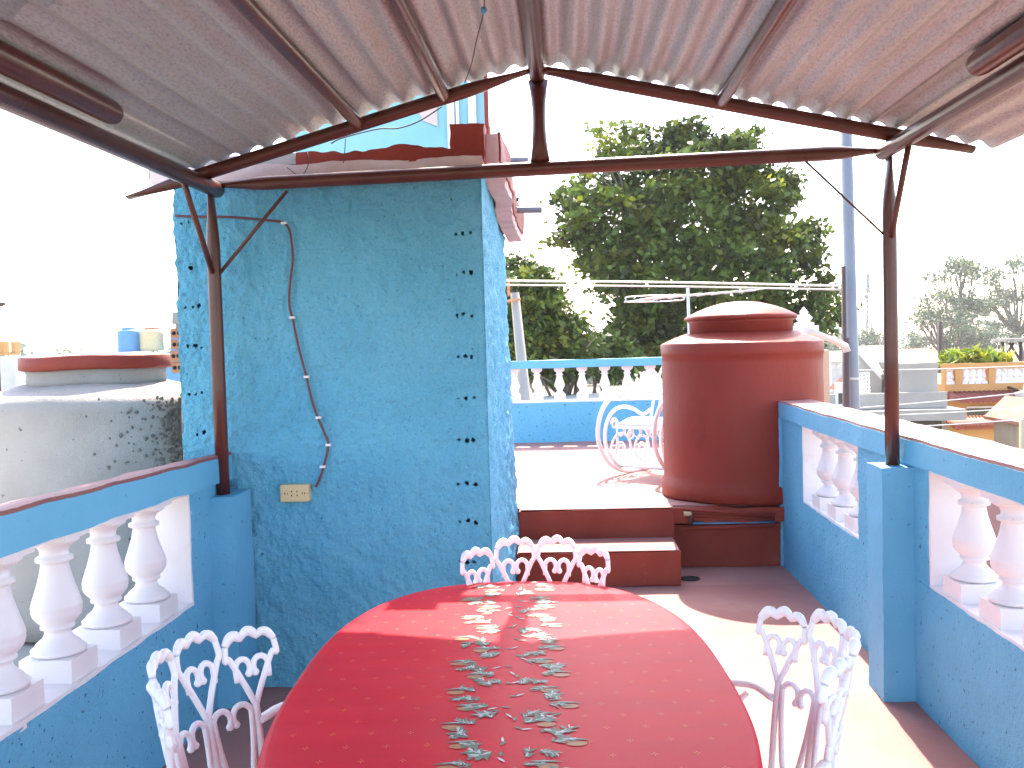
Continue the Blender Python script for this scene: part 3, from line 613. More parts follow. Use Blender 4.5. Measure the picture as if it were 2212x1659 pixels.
# cast chair: fan back of four petals with hearts, arms, round pierced seat, legs.  Faces +x, back at -x.
def make_chair():
    c = thing('garden_chair', 'chair', 'chair', (0,0,0), 0)
    HW, RB = 0.245, 0.262                                  # half width and radius of the curved back
    AM = math.asin(min(1, HW/RB*.93))
    def bp(s, z):                                         # s: -1..1 across the back, z: height
        sp = 0.80 + 0.20 * min(1, max(0, (z - .47)/.42))     # the fan widens upwards
        a = s * AM * sp
        rk = (z - .45) * 0.20
        return Vector((-.20 - rk + RB*(1-math.cos(a))*1.0, RB*1.02*math.sin(a), z))
    frame = []
    topz = lambda s: .882 - .040*s*s
    W = .235
    for i, s0 in enumerate((-.75, -.25, .25, .75)):
        b = MB(); zt = topz(s0); zn = .69
        tl = -.030*s0*0
        L_ = [bp(s0, zn), bp(s0 - W*.35, zn+.05), bp(s0 - W*.80, zn+.11), bp(s0 - W*.965, zt-.060), bp(s0 - W*.90, zt-.029)]
        R_ = [bp(s0, zn), bp(s0 + W*.35, zn+.05), bp(s0 + W*.80, zn+.11), bp(s0 + W*.965, zt-.060), bp(s0 + W*.90, zt-.029)]
        b.loft(smooth_path(L_, 7), .0074, .0070, 9); b.loft(smooth_path(R_, 7), .0074, .0070, 9)
        # scalloped crest: three lobes
        pts, ra = [], []
        for k in range(49):
            t = k/48; s = s0 - W*.90 + 2*W*.90*t
            lobe = abs(math.sin(math.pi*(t*3)))
            pts.append(bp(s, zt - .028 + .013*lobe + .012*math.sin(math.pi*t))); ra.append(.0088 + .0045*lobe)
        b.loft(pts, ra, [r*.75 for r in ra], 9, ref=(0,0,1))
        pet = b.build('back_petal', M_CHAIR, c)
        # heart inside the petal
        b = MB(); zh = .805 - .03*s0*s0
        for e in (-1, 1):
            lob = [bp(s0 + e*W*(.345 - .275*math.cos(q_)), zh - .012 + .020*math.sin(q_)) for q_ in [R(-38 + 21*k) for k in range(11)]]
            b.loft(smooth_path(lob + [bp(s0 + e*W*.62, zh-.040)], 3), .0070, .0064, 9)
            q = bp(s0 + e*W*.125, zh-.026); b.lathe([(0,-.009),(.0065,-.006),(.009,0),(.0065,.006),(0,.009)], q, 10)
        b.build('heart', M_CHAIR, pet)
        b = MB(); b.loft(smooth_path([bp(s0, zn+.01), bp(s0, .60), bp(s0*.98, .50), bp(s0*.96, .438)], 4), .0085, .0078, 9); b.build('stem', M_CHAIR, c)
    for s0 in (-.5, 0, .5):
        b = MB(); zh = .69
        for e in (-1, 1):
            lob = [bp(s0 + e*(.106 - .092*math.cos(q_)), zh - .014 + .023*math.sin(q_)) for q_ in [R(-40 + 21*k) for k in range(11)]]
            b.loft(smooth_path(lob + [bp(s0 + e*.182, zh-.07), bp(s0 + e*.13, zh-.15), bp(s0 + e*.06, zh-.21), bp(s0 + e*.008, .44)], 3), .0070, .0064, 9)
            q = bp(s0 + e*.034, zh-.030); b.lathe([(0,-.009),(.0065,-.006),(.009,0),(.0065,.006),(0,.009)], q, 10)
        b.build('stem_heart', M_CHAIR, c)
    # seat: ring plus pierced plate of spokes and scroll rings
    b = MB(); ring_ = [(-.02 + .235*math.cos(a), .225*math.sin(a), .435) for a in [2*math.pi*k/40 for k in range(40)]]
    b.loft(ring_, .012, .015, 8, closed=True)
    for k in range(18):
        a = 2*math.pi*k/18; b.loft([(-.02 + .06*math.cos(a), .06*math.sin(a), .437), (-.02 + .228*math.cos(a), .218*math.sin(a), .437)], .004, .008, 6)
        b.loft([(-.02 + .15*math.cos(a+.17) + .022*math.cos(q), .145*math.sin(a+.17) + .022*math.sin(q), .437) for q in [2*math.pi*j/10 for j in range(10)]], .004, .004, 5, closed=True)
    b.lathe([(.068,.430),(.070,.436),(.066,.442),(0,.442)], (-.02,0,0), 20); b.build('seat', M_CHAIR, c)
    for e in (-1, 1):
        b = MB(); y = e*.245
        b.loft(smooth_path([bp(e*.76, .655), (-.13, y*1.0, .668), (.02, y*1.10, .665), (.13, y*1.06, .662), (.20, y, .655)], 5), .008, .016, 8, ref=(0,0,1)); arm = b.build('armrest', M_CHAIR, c)
        b = MB()
        b.loft(smooth_path([(.20, y, .655), (.225, y*.98, .62), (.19, y*.96, .57), (.13, y*.94, .52), (.145, y*.92, .455), (.15, y*.85, .432)], 6), .0095, sides=8)
        b.loft(smooth_path([(.165, y, .655), (.14, y, .63), (.10, y, .632), (.098, y, .648)], 5), .007, sides=7)
        b.loft(smooth_path([(-.13, y*1.02, .645), (-.09, y*1.02, .60), (-.12, y*1.0, .54), (-.05, y*.98, .50), (.03, y*.96, .53), (.02, y*.96, .56), (-.01, y*.96, .552)], 6), .0075, sides=7)
        b.loft(smooth_path([(.135, y*.94, .53), (.09, y*.95, .555), (.06, y*.95, .535), (.075, y*.95, .515)], 5), .007, sides=7)
        b.loft(smooth_path([(-.05, y*.98, .50), (-.10, y*.95, .46), (-.12, y*.85, .435)], 5), .008, sides=7)
        b.build('arm_scroll', M_CHAIR, c)
    for sx in (-1, 1):
        for e in (-1, 1):
            b = MB(); b.loft(smooth_path([(sx*.14 - .02, e*.15, .43), (sx*.19 - .02, e*.19, .32), (sx*.155 - .02, e*.165, .16), (sx*.20 - .02, e*.21, .035), (sx*.225 - .02, e*.23, .006)], 5), [.013]*5 + [.011]*16, sides=8)
            b.build('leg', M_CHAIR, c)
    b = MB()
    for e in (-1, 1): b.loft(smooth_path([(-.175, e*.165, .17), (0, e*.03, .22), (.135, -e*.165, .17)], 6), .007, sides=7)
    b.build('stretcher', M_CHAIR, c)
    return c
ch1 = make_chair()
def put_chair(c, x, y, rz, label): c.location = (x, y, 0.0); c.rotation_euler = (0, 0, rz); c['label'] = label; c['group'] = 'white cast chairs round the table'
ch2 = copy_tree(ch1); ch3 = copy_tree(ch1)
put_chair(ch1, 0.302, 2.075, R(184), 'white cast metal chair on the right side of the table, back to the sunny wall')
put_chair(ch2, -0.575, 1.955, R(-9), 'white cast metal chair on the left side of the table, below the left balustrade')
put_chair(ch3, -0.112, 2.79, R(-90), 'white cast metal chair at the far end of the table, before the steps')

# ================================================================== ROCKING CHAIR
rc = thing('rocking_chair', 'white wrought iron rocking chair on the upper terrace beside the red tank', 'rocking chair', (0.76, 7.95, 0.402), R(230))
for e in (-1, 1):
    y = e*.27; b = MB()
    b.loft(smooth_path([(-.52,y,.16),(-.35,y,.065),(-.12,y,.018),(.08,y,.014),(.26,y,.055),(.40,y,.15),(.485,y,.29),(.48,y,.44),(.41,y,.565),(.29,y,.64),(.14,y,.665),(-.02,y,.65),(-.20,y,.62)], 6), .018, sides=8); b.build('rocker', M_CHAIR, rc)
    b = MB(); b.loft(smooth_path([(.20,y,.06),(.34,y,.16),(.40,y,.29),(.38,y,.42),(.29,y,.52),(.15,y,.55),(0,y,.52),(-.12,y,.47),(-.24,y,.50)], 6), .015, sides=8)
    b.loft([(.19 + .135*math.cos(a), y, .20 + .135*math.sin(a)) for a in [2*math.pi*k/28 for k in range(28)]], .010, sides=7, closed=True)
    b.loft([(-.10 + .10*math.cos(a), y, .19 + .10*math.sin(a)) for a in [2*math.pi*k/24 for k in range(24)]], .010, sides=7, closed=True)
    for (cx_, cz_, r_) in ((.19,.20,.07),(-.10,.19,.05),(.05,.31,.045),(.27,.42,.05),(-.2,.33,.055)):
        b.loft([(cx_ + (r_*(1-.6*k/22))*math.cos(.42*k), y, cz_ + (r_*(1-.6*k/22))*math.sin(.42*k)) for k in range(23)], .007, sides=6)
    b.loft(smooth_path([(-.12,y,.02),(-.14,y,.12),(-.20,y,.30),(-.24,y,.45)], 5), .011, sides=7); b.loft(smooth_path([(.30,y,.09),(.24,y,.25),(.24,y,.42)], 5), .010, sides=7)
    b.build('side_scrolls', M_CHAIR, rc)
b = MB(); b.roughbox((-.24,-.27,.405),(.27,.27,.43), .05, lambda p: p + Vector((0,0,.03*math.cos(p.x*9)))); b.build('seat', M_CHAIR, rc)
b = MB(); b.loft(smooth_path([(-.22,-.26,.42),(-.30,-.27,.62),(-.38,-.24,.85),(-.42,-.13,.99),(-.43,0,1.03),(-.42,.13,.99),(-.38,.24,.85),(-.30,.27,.62),(-.22,.26,.42)], 6), .012, sides=8); b.build('back_frame', M_CHAIR, rc)
b = MB()
for (cy_, cz_, r_) in ((0,.90,.085),(-.12,.80,.07),(.12,.80,.07),(0,.70,.09),(-.14,.60,.075),(.14,.60,.075),(0,.53,.07),(0,.80,.04)):
    xx = -.22 - (cz_-.42)*.34
    for sgn in (1, -1): b.loft([(xx, cy_ + sgn*(r_*(1-.65*k/20))*math.cos(.45*k), cz_ + (r_*(1-.65*k/20))*math.sin(.45*k)) for k in range(21)], .0075, sides=6)
for cy_ in (-.19, -.06, .06, .19): b.loft(smooth_path([(-.23,cy_,.44),(-.28,cy_*1.05,.60),(-.345,cy_*.9,.78),(-.40,cy_*.6,.93)], 5), .007, sides=6)
b.build('back_scrolls', M_CHAIR, rc)
for (x, z) in ((.20,.07),(-.12,.03),(.25,.42),(-.22,.42)): b = MB(); b.loft([(x,-.27,z),(x,.27,z)], .011, sides=7); b.build('cross_rail', M_CHAIR, rc)
for k in range(7): b = MB(); b.loft([(.235 , -.24 + .08*k + .035*math.cos(q), .36 + .04*math.sin(q)) for q in [2*math.pi*j/12 for j in range(12)]], .007, sides=5, closed=True); b.build('apron_ring', M_CHAIR, rc)

# ================================================================== CONCRETE TANK ON THE LEFT
gt = thing('concrete_tank', 'stained grey concrete water tank with a red rimmed lid behind the left balustrade', 'water tank', (-2.74, 5.55, 0))
def gfn(prof, seg, amp):
    b = MB(); b.lathe(prof, (-2.74, 5.55, 0), seg); b.v = [tuple(Vector(p) + noise.noise_vector(Vector(p)*3)*amp + noise.noise_vector(Vector(p)*14)*amp*.35) for p in b.v]; return b
gfn([(.66, z*.1 + .0) for z in range(12)] + [(.665,1.16),(.665,1.21),(.655,1.245),(.63,1.268),(.58,1.29),(.50,1.315),(.42,1.335),(.36,1.34)], 110, .012).build('tank_body', M_CONC, gt)
gfn([(.375,1.325),(.38,1.36),(.375,1.40),(.39,1.425)], 70, .007).build('neck', M_CONC, gt)
gfn([(.35,1.418),(.412,1.42),(.418,1.43),(.416,1.488),(.408,1.497)], 80, .007).build('lid_rim', M_RED, gt)
gfn([(.412,1.490),(.395,1.500),(.30,1.507),(.12,1.51),(0,1.511)], 70, .004).build('lid_top', M_PALEROOF, gt)
b = MB()                                                  # crust of dark moss on the side next to the hut
for k in range(1500):
    a = R(random.gauss(-24, 20)); z = random.uniform(.45, 1.24) if random.random() < .8 else random.uniform(1.0, 1.27)
    if a > R(20) or a < R(-75): continue
    if random.random() < (abs(a + R(8))/R(60)): continue
    r_ = .663 + random.uniform(-.004,.010); s_ = random.uniform(.007, .027) * (1.0 if a > R(-32) else .5)
    p = Vector((-2.74 + r_*math.cos(a), 5.55 + r_*math.sin(a), z)); nn = Vector((math.cos(a), math.sin(a), 0)); tt = Vector((-math.sin(a), math.cos(a), 0))
    pts = [p + tt*math.cos(q)*s_*random.uniform(.6,1.2) + Vector((0,0,1))*math.sin(q)*s_*random.uniform(.6,1.3) for q in [2*math.pi*j/7 for j in range(7)]]
    b.add([p + nn*random.uniform(.006,.014)] + pts, [(0, 1+j, 1+(j+1) % 7) for j in range(7)], True)
o = b.build('moss_crust', M_MOSS, gt); o['kind'] = 'stuff'

# stub of hollow brick at the corner of the hut
bs = thing('brick_stub', 'ragged stack of orange hollow bricks showing past the left edge of the hut', 'bricks', tuple(at(382, 800, 5.1)) )
zb = at(382, 812, 5.1).z
for k, (x0, x1, y0, y1) in enumerate(((371, 402, 806, 782), (368, 400, 781, 757), (370, 401, 755, 733), (369, 396, 731, 708))):
    p, q = at(x0, y0, 5.1), at(x1, y1, 5.1)
    b = MB(); b.roughbox((p.x, 5.1, p.z), (q.x + .05, 5.24, q.z), .012, wobble(.004, 30)); br = b.build('brick', M_BRICK, bs)
    for hx in (.018, .046):
        b = MB(); b.lathe([(.0105, -.001), (.0105, .002), (0, .002)], (0,0,0), 10); me = b.mesh('brick_hole', M_DARK)
        ho = bpy.data.objects.new('brick_hole', me); col.objects.link(ho); ho.parent = br; ho.rotation_euler = (R(90), 0, 0)
        ho.location = Vector((p.x + hx, 5.098, (p.z + q.z)/2)) - ORG[bs.name]
p = at(384, 700, 5.1); b = MB(); b.roughbox((p.x + .0, 5.1, 0.0), (p.x + .10, 5.24, zb), .03, wobble(.006, 9)); b.build('stub_base', M_GREYC, bs)
p, q = at(370, 700, 5.1), at(392, 674, 5.1); b = MB(); b.roughbox((p.x, 5.11, p.z), (q.x + .06, 5.22, q.z), .012, wobble(.004, 30)); b.build('block_piece', M_CONC, bs)
p, q = at(376, 708, 5.1), at(392, 699, 5.1); b = MB(); b.box((p.x, 5.12, p.z - .01), (q.x + .06, 5.2, q.z + .01)); b.build('mortar', M_CONC, bs)

# ================================================================== THINGS BEYOND THE UPPER TERRACE
pole = thing('grey_pole', 'tall smooth grey steel pole rising behind the red tank', 'pole', (at(1838, 800, 9.6).x, 9.6, -4.5))
px = at(1836, 600, 9.6).x
b = MB(); b.loft([(px + .05, 9.6, -4.5), (px + .03, 9.6, 0), (px - .03, 9.6, 4.2)], [.062, .060, .056], sides=20); b.build('shaft', M_STEEL, pole)
b = MB(); b.loft([(px + .012, 9.6, 1.05), (px + .012, 9.6, 1.075)], .066, sides=20); b.build('band', M_PALEWIRE, pole)
ip = thing('iron_pipe', 'thin dark iron pipe standing beside the grey pole', 'pipe', (at(1824, 800, 9.5).x, 9.5, -4.5))
x_ = at(1823, 700, 9.5).x; zt_ = at(1823, 575, 9.5).z
b = MB(); b.loft([(x_ + .03, 9.5, -4.5), (x_, 9.5, zt_)], .022, sides=10); b.build('pipe', M_DKPIPE, ip)
b = MB(); b.loft([(x_ + .012, 9.5, -2), (x_ + .012, 9.5, at(1823, 730, 9.5).z)], .034, sides=10); b.build('sleeve', M_DKPIPE, ip)
gp = MB(); gp.loft([at(1742, 713, 8.6), at(1800, 735, 9.0), at(1826, 748, 9.2), at(1830, 760, 9.2)], [.03,.03,.034,.036], sides=10); tag(gp.build('gutter_pipe', M_PALEWIRE), 'short pale gutter pipe sloping from the red tank to the grey pole', 'pipe')
tp = MB(); p, q = at(1776, 756, 8.4), at(1791, 756, 8.4); tp.roughbox((p.x - .25, 8.4, -4.4), (q.x, 8.6, p.z), .05, wobble(.006, 6)); tag(tp.build('tan_pillar', M_TANWALL), 'tan plastered pillar just right of the red tank', 'pillar')
# TV antenna
an = thing('tv_antenna', 'pale aluminium television antenna above the red tank', 'antenna', (at(1486, 700, 9.2).x, 9.2, 0.4))
ax = at(1486, 640, 9.2)
b = MB(); b.loft([(ax.x + .02, 9.2, 0.4), (ax.x, 9.2, at(1486, 622, 9.2).z)], .014, sides=8); b.build('mast', M_ALU, an)
e0, e1 = at(1382, 647, 9.0), at(1632, 627, 9.5)
b = MB(); b.loft([e0, e1], .009, sides=8); b.build('boom', M_ALU, an)
for k in range(9):
    t = .02 + k*.118; c = e0.lerp(e1, t); hl = .27 - .012*k; d = Vector((.55, -.83, .05)).normalized()
    b = MB(); b.loft([c - d*hl, c + d*hl], .0055, sides=6); b.build('element', M_ALU, an)
c = e0.lerp(e1, .13); d = Vector((.93, -.35, .0)).normalized()
b = MB(); b.loft(smooth_path([c - d*.24 + Vector((0,0,.025)), c + d*.22 + Vector((0,0,.02)), c + d*.26, c + d*.22 - Vector((0,0,.03)), c - d*.24 - Vector((0,0,.025)), c - d*.28], 6, closed=True), .006, sides=6, closed=True); b.build('dipole', M_ALU, an)
# overhead lines
for k, (ya, yb, yc, r_) in enumerate(((608, 610, 616, .011), (617, 619, 624, .009))):
    p0, p1, p2 = at(1000, ya - 2, 10.2), at(1450, yb, 10.0), at(1825, yc + 2, 9.65)
    tag(MB().loft(smooth_path([p0, p1, p2], 12), r_, sides=6).build('overhead_cable', M_PALEWIRE), ['upper of the two pale cables strung across in front of the trees', 'lower of the two pale cables strung across in front of the trees'][k], 'cable', 'cables in front of the trees')
ln = [((1845, 800), (2230, 790)), ((1845, 882), (2230, 846)), ((1845, 900), (2230, 880)), ((1850, 927), (2230, 905))]
nm_ = ['topmost thin wire crossing the grey and orange houses on the right', 'thin wire passing the lantern level of the orange house on the right', 'third thin wire down across the grey house on the right', 'lowest thin wire across the dark garage on the right']
for k, (a, c) in enumerate(ln):
    tag(MB().loft(smooth_path([at(*a, 9.7), at((a[0]+c[0])/2, (a[1]+c[1])/2 + 2, 10.5), at(*c, 11.5)], 8), .006, sides=5).build('thin_wire', M_PALEWIRE), nm_[k], 'wire', 'wires on the right')
# leaning post behind the far balustrade
lp = thing('leaning_post', 'grey weathered utility post leaning behind the far balustrade next to the hut', 'post', tuple(at(1135, 900, 12.3)))
p0, p1 = at(1141, 930, 12.3), at(1112, 632, 12.3); p0 = p1 + (p0 - p1)*3.2
b = MB(); b.loft([p0, p1], [.13, .055], sides=12); b.build('shaft', M_WOODP, lp)
b = MB(); b.loft([at(1098, 600, 12.2), at(1099, 640, 12.2)], .02, sides=8); b.loft([at(1090, 652, 12.2), at(1125, 646, 12.2)], .016, sides=8); b.build('bracket', M_BRICK, lp)
# low neighbour roofs behind the far balustrade
def slab_house(name, label, x0, x1, y0, y1, ztop, mat, rmat, lip=.12):
    t = thing(name, label, 'house', ((x0+x1)/2, (y0+y1)/2, -4.5))
    b = MB(); b.box((x0, y0, -4.5), (x1, y1, ztop - lip)); b.build('wall', mat, t)
    b = MB(); b.roughbox((x0 - .2, y0 - .25, ztop - lip), (x1 + .2, y1 + .2, ztop), .4, wobble(.03, .9)); b.build('roof', rmat, t)
    return t
h1 = slab_house('low_house', 'flat pale roofed house seen low through the far balusters', -1.6, 3.4, 13.0, 15.5, 0.30, M_GREYC, M_PALEROOF)
for k in range(6):
    b = MB(); b.box((-1.2 + k*.8, 13.4, .305), (-.7 + k*.8, 15.1, .305 + .05*(k % 2 + 1))); b.build('roof_sheet', M_SHEET if k % 2 else M_PALEROOF, h1)
h2 = slab_house('long_shed', 'long shed with a bright sheet roof beyond the low flat roofed house', -4.5, 2.6, 15.9, 18.0, 0.52, M_GREYC, M_PALEROOF, .08)

# ---------------------------------------------------------------- trees
def leaf_cloud(centers, n, size, mat, name, parent, tint=(0.55, 1.35), flat=.5, aspect=.5, clump=26, spread=.22, yellow=.12):
    C = np.array([c[:3] for c in centers]); Rr = np.array([c[3:6] for c in centers]); wts = np.prod(Rr, 1) ** .67; wts /= wts.sum()
    nc = max(1, n // clump); idx = rng.choice(len(C), nc, p=wts)
    d = rng.normal(size=(nc, 3)); d /= np.linalg.norm(d, axis=1)[:, None]
    rad = rng.uniform(.45, 1.0, nc) ** .55
    cc = C[idx] + d * Rr[idx] * rad[:, None] + rng.normal(size=(nc, 3)) * .06 * Rr[idx]
    ct = rng.uniform(tint[0], tint[1], nc); cy_ = rng.random(nc) < yellow
    p = np.repeat(cc, clump, 0); m = len(p)
    off = rng.normal(size=(m, 3)) * spread; off[:, 2] *= .6; p = p + off
    nrm = rng.normal(size=(m, 3)); nrm[:, 2] += flat * 2; nrm /= np.linalg.norm(nrm, axis=1)[:, None]
    t = np.cross(nrm, rng.normal(size=(m, 3))); t /= np.linalg.norm(t, axis=1)[:, None]; bn = np.cross(nrm, t)
    s = size * rng.uniform(.6, 1.3, m)[:, None]
    V = np.stack([p - t*s*.5, p + bn*s*aspect*.5 + nrm*s*.06, p + t*s*.5, p - bn*s*aspect*.5 + nrm*s*.06], 1).reshape(-1, 3)
    me = bpy.data.meshes.new(name); me.vertices.add(m*4); me.vertices.foreach_set('co', (V - np.array(ORG[parent.name])).ravel())
    me.loops.add(m*4); me.loops.foreach_set('vertex_index', np.arange(m*4)); me.polygons.add(m)
    me.polygons.foreach_set('loop_start', np.arange(m)*4); me.polygons.foreach_set('loop_total', np.full(m, 4)); me.update()
    at_ = me.color_attributes.new('tint', 'FLOAT_COLOR', 'CORNER')
    tv = np.repeat(ct, clump) * rng.uniform(.75, 1.25, m); yl = np.repeat(cy_, clump)
    colr = np.stack([tv * np.where(yl, 1.9, 1.0), tv * np.where(yl, 1.45, 1.0), tv * np.where(yl, .9, 1.0), np.ones(m)], 1)
    at_.data.foreach_set('color', np.repeat(colr, 4, 0).astype(np.float32).ravel())
    me.materials.append(mat); me.validate()
    o = bpy.data.objects.new(name, me); col.objects.link(o); o.parent = parent; ORG[o.name] = ORG[parent.name]; return o
def branchy(parent, base, targets, r0, mat=M_BARK, fork=.45):
    b = MB(); base = Vector(base); cen = sum((Vector(t) for t in targets), Vector()) / len(targets)
    hub = base.lerp(Vector((cen.x, cen.y, cen.z)), fork)
    b.loft(smooth_path([base, base.lerp(hub, .5) + Vector((.1*r0*5, 0, 0)), hub], 4), [r0*(1-.05*k) for k in range(9)], sides=10); b.build('trunk', mat, parent)
    b = MB()
    for t in targets:
        t = Vector(t); mid = hub.lerp(t, .5) + Vector((random.uniform(-.3,.3), random.uniform(-.3,.3), random.uniform(-.1,.4)))
        n_ = 9; pth = smooth_path([hub, mid, t], 4); b.loft(pth, [r0*.5*(1-.85*k/(len(pth)-1)) for k in range(len(pth))], sides=7)
        for q in range(4):
            s_ = pth[3 + q]; e_ = t + Vector((random.uniform(-1,1), random.uniform(-1,1), random.uniform(-.5,.8)))*.9
            b.loft([s_, s_.lerp(e_, .5) + Vector((0,0,.12)), e_], [r0*.2, r0*.12, r0*.04], sides=5)
    b.build('limbs', mat, parent)
def lobes(pix, Y, depth=.85):
    out_ = []
    for (x, y, rx, rz) in pix:
        Yk = Y + random.uniform(-1, 1) * Y*.045; c = at(x, y, Yk); k = Yk / F_PX
        out_.append((c.x, c.y, c.z, rx*k, max(rx, rz)*k*depth, rz*k))
    return out_
t1 = thing('big_tree', 'large broad leaved tree with a dark wide crown behind the red tank', 'tree', tuple(at(1500, 1100, 22)))
t1.location.z = -4.5; ORG[t1.name] = Vector(t1.location)
L1 = lobes([(1325,300,42,36),(1420,305,55,40),(1500,300,36,34),(1390,380,110,65),(1520,370,80,60),(1590,345,38,55),(1255,430,55,45),(1330,480,120,80),(1480,480,130,90),(1620,440,85,60),(1690,400,40,26),(1235,510,45,32),(1315,565,62,42),(1420,600,140,95),(1570,590,130,90),(1690,550,75,60),(1745,510,34,30),(1720,640,80,50),(1780,670,40,50),(1440,720,120,80),(1580,730,120,70),(1405,700,45,60),(1690,730,90,50),(1610,300,26,22),(1665,375,30,18)], 22)
leaf_cloud(L1, 44000, .18, M_LEAF, 'crown', t1, spread=.15, aspect=.6, tint=(.3, 1.7), yellow=.22, clump=38)
branchy(t1, (L1[13][0] + .6, 22, -4.5), [(l[0]*.93 + L1[13][0]*.07, l[1] + .7, l[2] - .35) for l in L1[::3]], .24, fork=.5)
t2 = thing('round_tree', 'rounded green tree between the hut and the big tree, behind the leaning post', 'tree', tuple(at(1190, 1100, 18)))
t2.location.z = -4.5; ORG[t2.name] = Vector(t2.location)
L2 = lobes([(1115,590,40,35),(1150,630,60,50),(1175,670,48,52),(1120,690,60,60),(1228,708,28,30),(1170,730,80,55),(1250,765,55,38),(1305,760,50,34),(1330,780,50,40),(1110,780,60,45),(1210,790,60,40)], 18)
leaf_cloud(L2, 15000, .15, M_LEAF2, 'crown', t2, spread=.12, aspect=.5, tint=(.35, 1.7), yellow=.22)
branchy(t2, (L2[5][0], 18, -4.5), [l[:3] for l in L2[::2]], .2, fork=.6)
lab = ['tall feathery tree at the right edge, hazy in the distance', 'tall sparse tree left of the feathery one at the right edge', 'spreading hazy tree lower down behind the orange house', 'small round hazy tree just right of the brown post', 'far low tree beyond the grey stair house']
far = [(62, [(2200,570,40,30),(2160,590,35,28),(2185,640,45,32),(2150,660,40,25),(2215,700,50,30),(2160,715,40,24),(2240,620,50,50)], 4200, .55),
       (56, [(2060,580,42,26),(2030,605,30,18),(2095,600,30,26),(2070,640,44,22),(2110,650,36,26),(2080,680,40,22)], 3200, .5),
       (50, [(2020,660,34,24),(1995,690,30,18),(2045,690,36,24),(2090,715,50,24),(2130,735,46,22),(2040,735,40,18)], 3600, .42),
       (70, [(1965,735,26,20),(1990,750,30,18),(1950,755,24,14)], 1500, .45),
       (80, [(1880,728,34,12),(1860,738,26,12),(1905,740,24,14),(1920,745,22,14)], 1600, .5)]
for k, (Y, px_, n_, s_) in enumerate(far):
    Y *= 1.7; s_ *= 1.35
    t = thing('hazy_tree', lab[k], 'tree', tuple(at(px_[0][0], 760, Y)), group='hazy trees on the right'); t.location.z = -4.5; ORG[t.name] = Vector(t.location)
    px_ = [(x + random.uniform(-.6, .6)*rx, y + random.uniform(-.6, .6)*rz, rx*.55, rz*.42) for (x, y, rx, rz) in px_ for q in range(3)]
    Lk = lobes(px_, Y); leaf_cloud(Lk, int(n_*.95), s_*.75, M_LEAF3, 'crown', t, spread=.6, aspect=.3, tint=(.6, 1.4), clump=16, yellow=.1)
    branchy(t, (Lk[-1][0], Y, -4.5), [l[:3] for l in Lk], .3, fork=.55)
# distant tree belt and roofs, one mass
tm = thing('tree_belt', 'hazy mass of distant treetops along the horizon', 'trees', (0, 140, -4.5)); tm['kind'] = 'stuff'
Lm = []
for k in range(60):
    x = random.uniform(-170, 200); Y = random.uniform(120, 220); r = random.uniform(3, 6); Lm.append((x, Y, random.uniform(-3.2, -1.2) + (1.5 if x > 40 else 0), r*1.6, r, r*.7))
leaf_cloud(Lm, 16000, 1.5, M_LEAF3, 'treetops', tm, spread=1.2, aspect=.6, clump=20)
dh = [(48, 1990, 5, -1.2, M_YELLOW, M_TILE, 'distant yellow house with a clay roof left of the dark utility post'), (60, 2060, 6, -.9, M_PALEROOF, M_ROOFPINK, 'distant pale house with a pink roof behind the roof plants'),
      (72, 1960, 6, -.8, M_SOFFIT, M_PALEROOF, 'distant pink house with a pale roof right of the brown post'), (55, 2150, 7, -1.0, M_GREYC, M_ROOFPINK, 'distant grey house with a pink roof behind the steel stand'),
      (85, 2010, 8, -.6, M_PALEROOF, M_TILE, 'farthest pale house with a clay roof below the far trees'), (90, 1880, 7, -.7, M_PALEROOF, M_PALEROOF, 'far white house behind the grey stair roof'),
      (70, 60, 7, -.3, M_PALEROOF, M_PALEROOF, 'far white house on the left skyline near the tan arch'), (95, 200, 8, .3, M_SOFFIT, M_PALEROOF, 'far pale house on the left skyline beside the rooftop tanks')]
for (Y, px_, wd, zt, wm, rm, lb) in dh:
    x = at(px_, 760, Y).x
    hs = thing('distant_house', lb, 'house', (x, Y, -4.5), group='distant houses')
    b = MB(); b.box((x-wd/2, Y, -4.5), (x+wd/2, Y+6, zt - .3)); b.build('wall', wm, hs)
    b = MB(); b.prism([(Y-.4, zt-.3), (Y+3, zt+.6), (Y+6.4, zt-.3)], 'x', x-wd/2-.3, x+wd/2+.3); b.build('roof', rm, hs)
    for q in range(3): b = MB(); b.box((x - wd*.35 + q*wd*.3, Y - .05, zt - 1.5), (x - wd*.35 + q*wd*.3 + .8, Y - .01, zt - .6)); b.build('window', M_GLASS, hs)
# radio mast
ms = thing('radio_mast', 'faint lattice radio mast far behind the right post', 'mast', tuple(at(1876, 740, 190))); ms.location.z = -4.5; ORG[ms.name] = Vector(ms.location)
mx = at(1876, 700, 190).x; zt = at(1876, 590, 190).z; b = MB()
for dx, dy in ((-.5,-.3),(.5,-.3),(0,.5)): b.loft([(mx+dx*1.5,190+dy*1.5,-4.5),(mx+dx*.3,190+dy*.3,zt)], .13, sides=4)
for k in range(18):
    z = -4.5 + (zt+4.5)*k/18; q = 1.5 - 1.2*k/18; b.loft([(mx-.5*q,190,z),(mx+.5*q,190,z+.9)], .08, sides=4); b.loft([(mx+.5*q,190,z),(mx-.5*q,190,z+.9)], .08, sides=4)
b.build('lattice', M_STEEL, ms)
b = MB()
for dz in (0, 1.3, 2.2): b.lathe([(0,-.5),(.3,-.4),(.4,0),(.3,.4),(0,.5)], (mx+random.uniform(-.6,.6), 189.5, at(1876, 640, 190).z + dz), 10)
b.build('dish', M_STEEL, ms)

